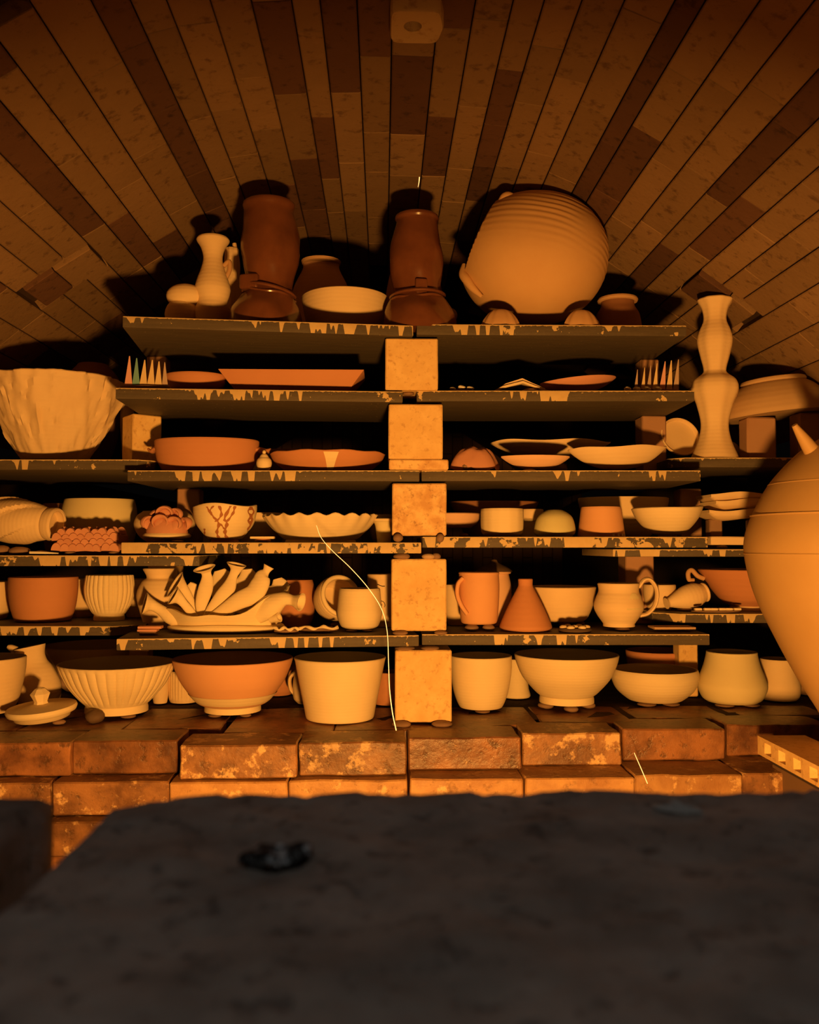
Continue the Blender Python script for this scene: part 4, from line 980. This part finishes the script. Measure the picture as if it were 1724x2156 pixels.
def coral():
    Y = 1.955; s = Y/F; zb = SH['SL5']; c = P(478, 1150, Y); root = grp('coral_sculpture', 'pale coral-like sculpture of fluted spouts rising from a long boat base', (c.x, Y, zb+.001), cat='sculpture')
    def L(px, py, dy): q = P(px, py, Y+dy); return (q.x-c.x, dy, q.z-zb-.001)
    # boat-shaped base dish
    v, f = [], []; nu, nr = 64, 10
    for lay in (0, 1):
        for i in range(nr+1):
            q = i/nr
            for k in range(nu):
                a = 2*math.pi*k/nu; x = math.cos(a); hx = (x+1)/2
                half = 100+26*q**1.5; x_ = half*x*(1 if x < 0 else 1.05); y_ = (42+24*q)*math.sin(a)
                top = 34+58*max(0, x)**1.4*(1 if math.sin(a) < .4 else .85)+16*max(0, -x)**2+4*math.sin(7*a+.8)
                z = top*q**1.15+3*mnoise.noise(Vector((x*3, math.sin(a)*3, q*3)))*q
                ins = lay*6
                v.append(((x_*(1-ins/130))*s, y_*(1-ins/60)*s, (z+lay*3*(1-q))*s))
    Ln = (nr+1)*nu
    for lay in (0, 1):
        b0 = lay*Ln
        for i in range(nr):
            for k in range(nu): k2 = (k+1) % nu; f.append((b0+i*nu+k, b0+i*nu+k2, b0+(i+1)*nu+k2, b0+(i+1)*nu+k))
    for k in range(nu): k2 = (k+1) % nu; f.append((nr*nu+k, nr*nu+k2, Ln+nr*nu+k2, Ln+nr*nu+k))
    f.append(tuple(range(nu))[::-1]); f.append(tuple(Ln+k for k in range(nu)))
    obj('base_dish', mesh('base', v, f, 70), 'cream', root)
    v, f = lathe([(105*s, 0), (119*s, 5*s), (121*s, 11*s), (114*s, 15*s)], 64, None, lambda a, t_, r, i: (r, .002*math.sin(3*a)*t_), .52, True, 3); obj('foot_slab', mesh('foot', v, f), 'cream', root)
    sp = [
        ('spout', [(424, 1300, -.01), (424, 1272, -.012), (432, 1242, -.01), (436, 1222, -.008), (434, 1206, -.010), (430, 1196, -.018)], [6, 10, 12, 10, 8, 18], (1.2, .6)),
        ('spout', [(432, 1300, -.02), (446, 1282, -.022), (468, 1256, -.022), (482, 1236, -.018), (490, 1214, -.014), (496, 1200, -.014), (498, 1188, -.018)], [5, 9, 13, 12, 8, 10, 18], (1.1, .6)),
        ('spout', [(440, 1300, -.03), (470, 1284, -.034), (505, 1264, -.036), (534, 1250, -.032), (548, 1228, -.026), (553, 1212, -.022), (560, 1203, -.02), (566, 1192, -.02)], [5, 11, 17, 19, 19, 15, 8, 12], (1.0, .6)),
        ('spout', [(540, 1296, -.035), (570, 1276, -.04), (596, 1262, -.04), (616, 1264, -.042), (634, 1268, -.05)], [18, 24, 16, 12, 21], (1.0, .8)),
        ('spout', [(380, 1306, -.01), (358, 1298, -.012), (338, 1284, -.014), (320, 1274, -.018), (304, 1270, -.024)], [18, 17, 12, 13, 24], (1.0, .7)),
        ('petal', [(422, 1298, .02), (408, 1272, .026), (402, 1246, .026), (408, 1228, .022)], [8, 14, 15, 8], (.9, .35)),
        ('spout', [(418, 1298, .004), (404, 1274, .006), (394, 1252, .004), (382, 1238, -.002), (368, 1230, -.010)], [6, 9, 9, 13, 27], (1, .7)),
        ('spout', [(412, 1300, -.018), (398, 1284, -.022), (386, 1270, -.026), (376, 1260, -.030), (364, 1254, -.036)], [6, 8, 8, 11, 19], (1, .7)),
        ('petal', [(470, 1290, .03), (480, 1260, .04), (470, 1224, .045), (462, 1200, .04)], [20, 30, 28, 12], (1, .3)),
        ('petal', [(500, 1290, .03), (512, 1258, .04), (522, 1222, .045), (520, 1198, .04)], [20, 28, 26, 12], (1, .3)),
        ('petal', [(560, 1290, .025), (578, 1262, .035), (588, 1236, .04), (584, 1218, .04)], [24, 28, 24, 10], (1, .3)),
        ('spout', [(570, 1304, -.045), (580, 1302, -.05), (588, 1300, -.054)], [8, 9, 10], (1, 1))]
    for k, (nm, pts, r, fl) in enumerate(sp):
        v, f = tube([L(*q) for q in pts], [q*s for q in r], 20, 7, fl, hollow=.0035, mod=lambda u, g, k=k: 1+.10*math.sin(2*g+k+u*3))
        obj(nm, mesh(nm, v, f, 70), 'cream', root)
coral()
pot('back_pot', 'orange pot behind the spout of the coral sculpture', 'pot', 622, 1222, 2.09, SH['SL5'], [(32, 0), (40, .3), (40, .8), (36, 1)], 'terracotta')
def side_cup():
    Y = 2.0; s = Y/F; p = P(706, 1262, Y); root = grp('tipped_cup', 'pale round cup lying on its side with the mouth facing forward', (p.x, Y+.03, p.z), (math.radians(72), 0, math.radians(30)), 'cup')
    v, f = lathe([(16*s, -40*s), (36*s, -34*s), (46*s, -12*s), (47*s, 12*s), (43*s, 22*s)], 48, .007); obj('body', mesh('cup', v, f), 'cream_warm', root)
    v, f = ring(41*s, 5*s, 40, 10, 1, 22*s); obj('rim', mesh('rim', v, f), 'cream', root)
    wad(690, Y-.015, SH['SL5'], 16, 4, 'small clay wad under the cup lying on its side', group='clay wads under the tipped cup')
    wad(712, Y+.05, SH['SL5'], 16, 6, 'small clay wad under the cup lying on its side', group='clay wads under the tipped cup')
side_cup()
pot('round_mug', 'pale rounded mug beside the tall brick post', 'mug', 757, 1240, 1.955, SH['SL5'], [(30, 0), (40, .08), (47, .35), (46, .6), (43, 1)], 'cream', wads=2, wlab='pale rounded mug', wsize=(12, 3))
root, h, s = pot('spiral_cup', 'pale cup with a black spiral mark behind the tall post', 'cup', 806, 1210, 2.08, SH['SL5'], [(30, 0), (33, .3), (32, .7), (33, 1)], 'cream_warm', parts=True)
v, f = tube([(( -4+(2+.9*i)*math.cos(i*.9))*s, -.0355+.0*i, (44+(2+.9*i)*math.sin(i*.9))*s) for i in range(12)], [1.1*s]*12, 6, 3); obj('painted_spiral', mesh('spiral', v, f), 'black_slip', root)
v, f = tube([(-12*s, -.0335, 88*s), (-2*s, -.0355, 84*s), (4*s, -.0355, 84*s)], [1*s]*3, 6, 3); obj('painted_dash', mesh('dash', v, f), 'black_slip', root)
def crinkle(px, Y, zb, half, label, k):
    s = Y/F; p = P(px, 1150, Y); root = grp('crinkled_patty', label, (p.x, Y, zb+.0005), cat='clay patty')
    v, f = ellipsoid(half*s, 15*s, 6*s, (0, 0, 5*s), jit=.002, fr=80, seed=k); obj('patty', mesh('patty', v, f), 'wad', root)
    v, f = tube([((-half+2*half*i/9)*s, (-12+3*math.sin(i*2+k))*s, (11+2.5*math.sin(i*1.7+k))*s) for i in range(10)], [(3+1.2*math.sin(i*2.3)) *s for i in range(10)], 8, 3); obj('crinkled_edge', mesh('edge', v, f), 'cream', root)
crinkle(604, 1.90, SH['SL5'], 26, 'short clay patty with a crinkled pale edge beside the coral sculpture', 1)
crinkle(668, 1.92, SH['SL5'], 44, 'long clay patty with a crinkled pale edge in front of the tipped cup', 4)
# ---- fifth level, right
pot('back_cup', 'pale cup between the tall post and orange pitcher', 'cup', 960, 1232, 2.1, SH['SR5'], CUP(26, 18), 'cream_warm')
def pitcher():
    root, h, s = pot('pitcher', 'tall orange pitcher with a double-ribbed strap handle', 'pitcher', 1008, 1206, 1.97, SH['SR5'], [(33, 0), (38, .05), (41, .3), (43, .7), (42, .95), (43, 1)], 'peach2', parts=True, wads=2, wlab='orange pitcher', wsize=(15, 7.5))
    for dy in (-7, 0, 7):
        handle(root, [(-36, -18+dy, 96), (-46, -20+dy, 84), (-48, -22+dy, 62), (-40, -26+dy, 40), (-28, -28+dy, 22)], 4.5, s, 'peach2', 'handle_rib')
pitcher()
root, h, s = pot('lidded_pitcher', 'tan jar with a dark pointed lid behind the orange pitcher', 'jar', 1040, 1205, 2.09, SH['SR5'], [(26, 0), (34, .3), (36, .7), (30, 1)], 'peach', th=None, parts=True)
v, f = ring(33*s, 3*s, z=h); obj('rim', mesh('rim', v, f), 'peach', root)
v, f = lathe([(40*s, h+.002), (30*s, h+10*s), (10*s, h+20*s), (6*s, h+26*s), (.001, h+28*s)], 30, None); obj('lid', mesh('lid', v, f), 'dark_clay', root)
pot('flask', 'orange conical flask with a short narrow neck', 'flask', 1106, 1220, 1.955, SH['SR5'], [(50, 0), (55, .06), (52, .16), (40, .42), (26, .68), (17, .84), (15, .9), (15.5, 1)], 'terracotta', n=6)
pot('deep_bowl', 'pale deep bowl behind the orange conical flask', 'bowl', 1180, 1236, 2.07, SH['SR5'], [(48, 0), (56, .1), (68, .5), (74, 1)], 'cream_warm', wads=3, wlab='pale deep bowl behind the flask', wsize=(14, 6))
s = 1.915/F; p = P(1210, 1150, 1.915)
root = grp('pebble_disc', 'dark clay disc ringed with pale pebbles in front of the deep bowl', (p.x, 1.92, SH['SR5']+.0005), cat='clay disc')
v, f = lathe([(33*s, 0), (36*s, 4*s), (32*s, 8*s), (.001, 8*s)], 30, None, None, .8, False); obj('disc', mesh('disc', v, f), 'dark_clay', root)
for k in range(7):
    a = 2*math.pi*k/6; q = 0 if k == 6 else 24
    v, f = ellipsoid(9*s, 8*s, 4.5*s, (0, 0, 0), nu=12, nv=7); obj('pebble', mesh('pebble', v, f), 'cream' if k % 3 else 'cone_cream', root, (q*math.cos(a)*s, q*math.sin(a)*s*.75, 10*s))
def loop_mug():
    pr = [(34, 0), (36, .04), (46, .22), (52, .42), (47, .66), (42, .82), (44, 1)]
    root, h, s = pot('loop_pitcher', 'pale pitcher mug with a big loop handle', 'pitcher', 1302, 1229, 1.965, SH['SR5'], pr, 'cream_warm', parts=True, foot=(33, 7), wads=1, wlab='pale loop-handled pitcher', wsize=(16, 4))
    handle(root, [(40, -8, 82), (52, -10, 98), (66, -10, 97), (78, -10, 76), (76, -8, 48), (62, -4, 28), (44, -2, 22)], 5.5, s, 'cream_warm', flat=(.8, 1.5))
    v, f = [], []
    slip_patch(root, [(52, .42), (49, .55), (46, .7), (43, .8)], s, h, -math.pi/2+.5, .25, .9, 'cream_yellow', 1, 'carved_facet', off=.001, t0=.3, t1=.85)
loop_mug()
pot('back_mug', 'pale mug behind the loop handle of the pitcher', 'mug', 1388, 1232, 2.08, SH['B3'], CUP(34, 24), 'cream_warm')
s = 1.92/F
tag(obj('flat_tile', block('tile', 88*s, .05, 5*s, .001), 'tile_top', None, (P(1415, 1150, 1.92).x, 1.93, SH['SR5']+.006)), 'thin flat tile with a pale edge lying near the end of the shelf', 'tile')
for px in (1385, 1445): wad(px, 1.935, SH['SR5'], 8, 3.2, 'small clay wad under the thin flat tile', group='clay wads under the flat tile')
# right stack
def lying_pot():
    Y = 2.03; s = Y/F; p = P(1446, 1256, Y); root = grp('lying_gourd', 'pale gourd-shaped pot lying on its side beside the orange bowl', (p.x, Y, p.z-.002), (0, math.radians(76), .2), 'pot')
    v, f = lathe([(12*s, -50*s), (10*s, -44*s), (16*s, -28*s), (25*s, -4*s), (26*s, 20*s), (20*s, 36*s), (18*s, 42*s)], 36, .005); obj('body', mesh('gourd', v, f), 'cream_warm', root)
    v, f = ring(18*s, 3*s, z=42*s); obj('rim', mesh('rim', v, f), 'cream_warm', root)
    wad(1440, Y, SH['B3'], 16, 4, 'small clay wad under the lying gourd pot', group='clay wads under the lying gourd')
lying_pot()
root, h, s = pot('handled_bowl', 'orange bowl with a curled pale handle on the shelf beside the giant jar', 'bowl', 1572, 1200, 2.06, SH['B3'], [(34, 0), (58, .22), (86, .7), (100, 1)], 'terracotta', parts=True, foot=(36, 8), footmat='cream_warm')
handle(root, [(-92, 66), (-106, 72), (-118, 84), (-126, 78), (-124, 64), (-114, 62)], 5, s, 'tan')
s = 1.965/F; p = P(1508, 1150, 1.965)
root = grp('cone_plaque', 'flat clay plaque with a row of pale clay cubes on the shelf edge', (p.x, 1.975, SH['B3']+.0005), cat='clay patty')
v, f = ellipsoid(54*s, 20*s, 4*s, (0, 0, 3.5*s), jit=.001, fr=80); obj('patty', mesh('patty', v, f), 'wad', root)
for dx in (-42, -22, -8, 10, 24, 42):
    v, f = [], []; box(v, f, (dx-8)*s, (dx+7)*s, -.019, -.008, 6*s, 11*s); obj('clay_cube', bevel_mesh('cube', v, f, .001), 'cream', root)

# ---- bottom row on the brick step
pot('pale_planter', 'pale planter cut off beside the wavy jug', 'planter', -32, 1385, 2.0, STEP, [(52, 0), (66, .2), (78, .7), (80, 1)], 'cream_warm', wads=2, wlab='pale planter beside the wavy jug', wsize=(12, 4))
def wavy_jug():
    Y = 2.11; s = Y/F; zb = STEP; p = P(78, 1150, Y); h = P(78, 1362, Y).z-zb; root = grp('wavy_jug', 'pale jug with a pinched leaning neck behind the knobbed lid', (p.x, Y, zb+.001), cat='jug')
    rings = [(6, 0, 34), (6, .08, 40), (8, .3, 42), (6, .5, 36), (-2, .68, 27), (-8, .84, 26), (-12, 1, 31)]
    v, f = tube([(x*s, 0, t_*h) for x, t_, r in rings], [r*s for x, t_, r in rings], 32, 6, (1, 1), hollow=.005, mod=lambda u, g: 1+.06*math.sin(3*g+u*4)); obj('body', mesh('jug', v, f, 60), 'cream_warm', root)
    v, f = tube([(-36*s, -.01, h*.94), (-46*s, -.012, h*.99), (-52*s, -.012, h*1.01)], [9*s, 7*s, 4*s], 10, 4); obj('spout', mesh('spout', v, f), 'cream_warm', root)
wavy_jug()
def lid():
    Y = 1.915; s = Y/F; p = P(95, 1150, Y); root = grp('knobbed_lid', 'pale pot lid with a faceted knob lying on the brick step', (p.x, Y, STEP+.009), (.07, -.07, 0), 'lid')
    v, f = lathe([(50*s, 0), (54*s, 2*s), (58*s, 10*s), (67*s, 13*s), (70*s, 20*s), (68*s, 25*s), (40*s, 28*s), (20*s, 31*s), (.002, 31*s)], 56, None, None, 1, False); obj('disc', mesh('lid', v, f, 50), 'cream', root)
    v, f = lathe([(15*s, 29*s), (13*s, 36*s), (20*s, 52*s), (10*s, 62*s), (.002, 65*s)], 7, None, None, 1, False); obj('knob', mesh('knob', v, f, 10), 'cream', root)
    for px in (60, 130): wad(px, Y-.02, STEP, 13, 5, 'small clay wad under the knobbed lid', group='clay wads under the knobbed lid')
lid()
def flutes(a, t_, r, ins):
    if ins: return r
    q = (a*36/(2*math.pi)) % 1.0; return r-.0035*math.exp(-((q-.5)/.16)**2)*min(1, t_*5)*min(1, (1-t_)*6+.25)
pot('fluted_bowl', 'pale bowl with carved vertical flutes', 'bowl', 247, 1396, 2.0, STEP, [(62, 0), (76, .16), (98, .48), (112, .8), (118, 1)], 'cream', foot=(63, 15), mod=flutes, seg=216, n=6, wads=2, wlab='pale fluted bowl', wsize=(18, 4))
wad(205, 1.915, STEP, 20, 13, 'dark clay lump leaning against the foot of the fluted bowl', 'dark_clay', group='clay lumps on the step')
pot('dark_deep_bowl', 'wide bowl in shadow behind the fluted bowl', 'bowl', 200, 1358, 2.36, STEP, BOWL(102, 56), 'peach')
root, h, s = pot('two_tone_bowl', 'wide bowl dipped orange above a cream lower band', 'bowl', 491, 1386, 2.0, STEP, [(60, 0), (76, .10), (104, .48), (118, .8), (124, 1)], 'peach2', foot=(58, 12), footmat='cream', n=6, seg=64, wads=2, wlab='two-tone orange bowl', wsize=(14, 4))
v, f = lathe([((r+.8)*s, 12*s+t_*(h-12*s)) for r, t_ in ((60, .0), (68, .045), (76, .10), (84, .19), (90.5, .27))], 64, None, None, 1, True, 4)
me = mesh('slip_band', v, f[:-2]); obj('cream_band', me, 'cream', root)
root, h, s = pot('ribbed_beaker', 'pale ribbed beaker behind the fluted and two-tone bowls', 'beaker', 388, 1412, 2.16, STEP, [(28, 0), (31, .2), (32, 1)], 'cream_warm', mod=ribs, seg=84)
pot('small_back_pot', 'small pale pot behind the fluted bowl', 'pot', 338, 1420, 2.14, STEP, CUP(18, 14), 'cream_warm')
pot('back_bowl_orange', 'orange bowl behind the two-tone bowl and planter', 'bowl', 585, 1400, 2.26, STEP, BOWL(44, 28), 'terracotta')
pot('planter', 'tall pale flowerpot flaring to a wide mouth', 'planter', 716, 1384, 1.945, STEP, [(68, 0), (71, .03), (75, .2), (84, .55), (93, .92), (96, 1)], 'cream', seg=64, th=.006)
root, h, s = pot('handled_cup', 'pale cup with a folded handle behind the pale flowerpot', 'cup', 645, 1400, 2.13, STEP, [(18, 0), (27, .15), (28, .5), (22, 1)], 'cream_warm', parts=True)
handle(root, [(-20, 66), (-34, 52), (-32, 28), (-18, 14)], 6, s, 'cream_warm', flat=(.7, 1.4))
pot('back_jar', 'orange jar between the pale flowerpot and the tallest post', 'jar', 818, 1415, 2.12, STEP, [(30, 0), (38, .3), (38, .7), (32, 1)], 'terracotta')
pot('tea_bowl', 'pale rounded tea bowl beside the tallest brick post', 'bowl', 1012, 1381, 2.03, STEP, [(40, 0), (46, .03), (57, .3), (64, .7), (65, 1)], 'cream', seg=64, wads=1, wlab='pale rounded tea bowl', wsize=(16, 3.4))
pot('back_beaker', 'pale beaker between the tea bowl and the footed bowl', 'beaker', 1086, 1388, 2.2, STEP, [(28, 0), (30, .06), (26, .3), (22, 1)], 'cream')
root, h, s = pot('footed_bowl', 'large pale footed bowl with smooth round sides', 'bowl', 1192, 1378, 2.05, STEP, [(56, 0), (68, .12), (92, .45), (105, .8), (109, 1)], 'cream', foot=(57, 14), seg=64, n=6, wads=3, wlab='large pale footed bowl', wsize=(17, 7), wmat='wad')
pot('low_bowl', 'low pale bowl with incurved rim beside the footed bowl', 'bowl', 1378, 1409, 2.1, STEP, [(48, 0), (58, .05), (80, .35), (90, .7), (90, .88), (88, 1)], 'cream', seg=64, n=6, wads=2, wlab='low pale incurved bowl', wsize=(20, 4), wmat='wad')
pot('red_bowl', 'orange bowl behind the low pale bowl', 'bowl', 1384, 1370, 2.3, STEP, BOWL(66, 40), 'terracotta')
pot('pear_pot', 'pale pear-shaped pot with a sagging belly', 'pot', 1540, 1373, 2.09, STEP, [(52, 0), (62, .08), (71, .3), (67, .48), (57, .75), (52, .96), (52, 1)], 'cream_yellow', seg=56, wads=2, wlab='pale pear-shaped pot', wsize=(20, 3))
pot('pink_pot', 'pinkish tan pot between the pear-shaped pot and the giant jar', 'pot', 1638, 1388, 2.15, STEP, [(36, 0), (42, .1), (44, .35), (38, .75), (37, 1)], 'cream_warm')
pot('small_far_pot', 'tan pot half hidden behind the giant ringed jar', 'pot', 1706, 1422, 2.22, STEP, [(24, 0), (30, .4), (24, 1)], 'tan')

# ---- giant jar beside the stacks, standing on a side bench
BZ = E-.39
v, f = [], []; box(v, f, .775, 1.21, 1.15, 1.76, .05, BZ)
tag(obj('side_bench', bevel_mesh('bench', v, f, .004), 'wall_brick'), 'brick bench along the right wall of the kiln', kind='structure')
def giant():
    Y = 1.585; s = Y/F; p = P(1832, 1150, Y); root = grp('giant_jar', 'giant tan ovoid jar with three thin rings around its body', (p.x, Y, BZ+.001), cat='jar')
    def zpx(py): return P(1832, py, Y).z-BZ-.001
    pr = [(66, 0), (72, zpx(1590)), (104, zpx(1512)), (146, zpx(1440)), (192, zpx(1350)), (232, zpx(1260)), (252, zpx(1180)), (252, zpx(1130)), (233, zpx(1075)), (196, zpx(1010)), (140, zpx(950)), (90, zpx(915)), (76, zpx(880)), (84, zpx(862))]
    prm = [(r*s, z) for r, z in pr]
    v, f = lathe(prm, 96, .008, None, 1, True, 6); obj('body', mesh('jar', v, f), 'giant_clay', root)
    dp = cat_rom([Vector((r, z, 0)) for r, z in prm], 10)
    for py in (1018, 1084, 1166):
        z = zpx(py); q = min(dp, key=lambda q: abs(q.y-z) if q.y > .2 else 9)
        v, f = ring(q.x+.0002, .0017, 96, 6, 1, z); obj('raised_ring', mesh('ring', v, f), 'giant_clay', root, (0, 0, 0))
    a = Vector(P(1672, 895, Y-.03))-Vector((p.x, Y, BZ+.001)); b = Vector(P(1708, 948, Y-.02))-Vector((p.x, Y, BZ+.001)); m_ = (a+b)/2
    v, f = tube([tuple(b+(b-a)*.4), tuple(b), tuple(m_), tuple(a)], [.017, .014, .010, .005], 14, 5); obj('horn_lug', mesh('horn', v, f), 'giant_clay', root)
giant()
def cored():
    root = grp('cored_brick', 'pale flat brick with square holes along its side', (.75, 1.40, BZ+.0005), (0, 0, .0), 'brick'); z1_ = .034
    v, f = [], []
    box(v, f, -.045, .045, 0, .26, 0, .007); box(v, f, -.045, .045, 0, .26, .027, z1_)
    for k in range(5): y = k*.0575; box(v, f, -.045, .045, y, y+.03, .007, .027)
    obj('body', mesh('cored', v, f, 0), 'post', root)
cored()

# ---- long-exposure trails of moving sparks, modelled as thin glowing tubes
def trail(label, pts, r):
    Y0 = 1.70; v, f = tube([tuple(P(x, y, Y0)) for x, y in pts], r, 8, 6)
    tag(obj('spark_trail', mesh('trail', v, f), 'spark'), label, 'spark')
trail('long thin glowing spark filament curving down past the coral shelf to the post', [(666, 1106), (676, 1132), (700, 1160), (738, 1196), (775, 1238), (803, 1282), (815, 1330), (818, 1400), (820, 1450), (826, 1500), (834, 1538)], [.0003, .0004, .0005, .0006, .0006, .0006, .0006, .0007, .0008, .0009, .0010])
trail('short straight glowing spark filament above the sill brick', [(1335, 1585), (1349, 1617), (1363, 1650)], [.0005, .0007, .0007])
trail('tiny glowing spark filament above the boot over the posts', [(883, 373), (882, 383), (880, 394)], [.0010, .0008, .0004])
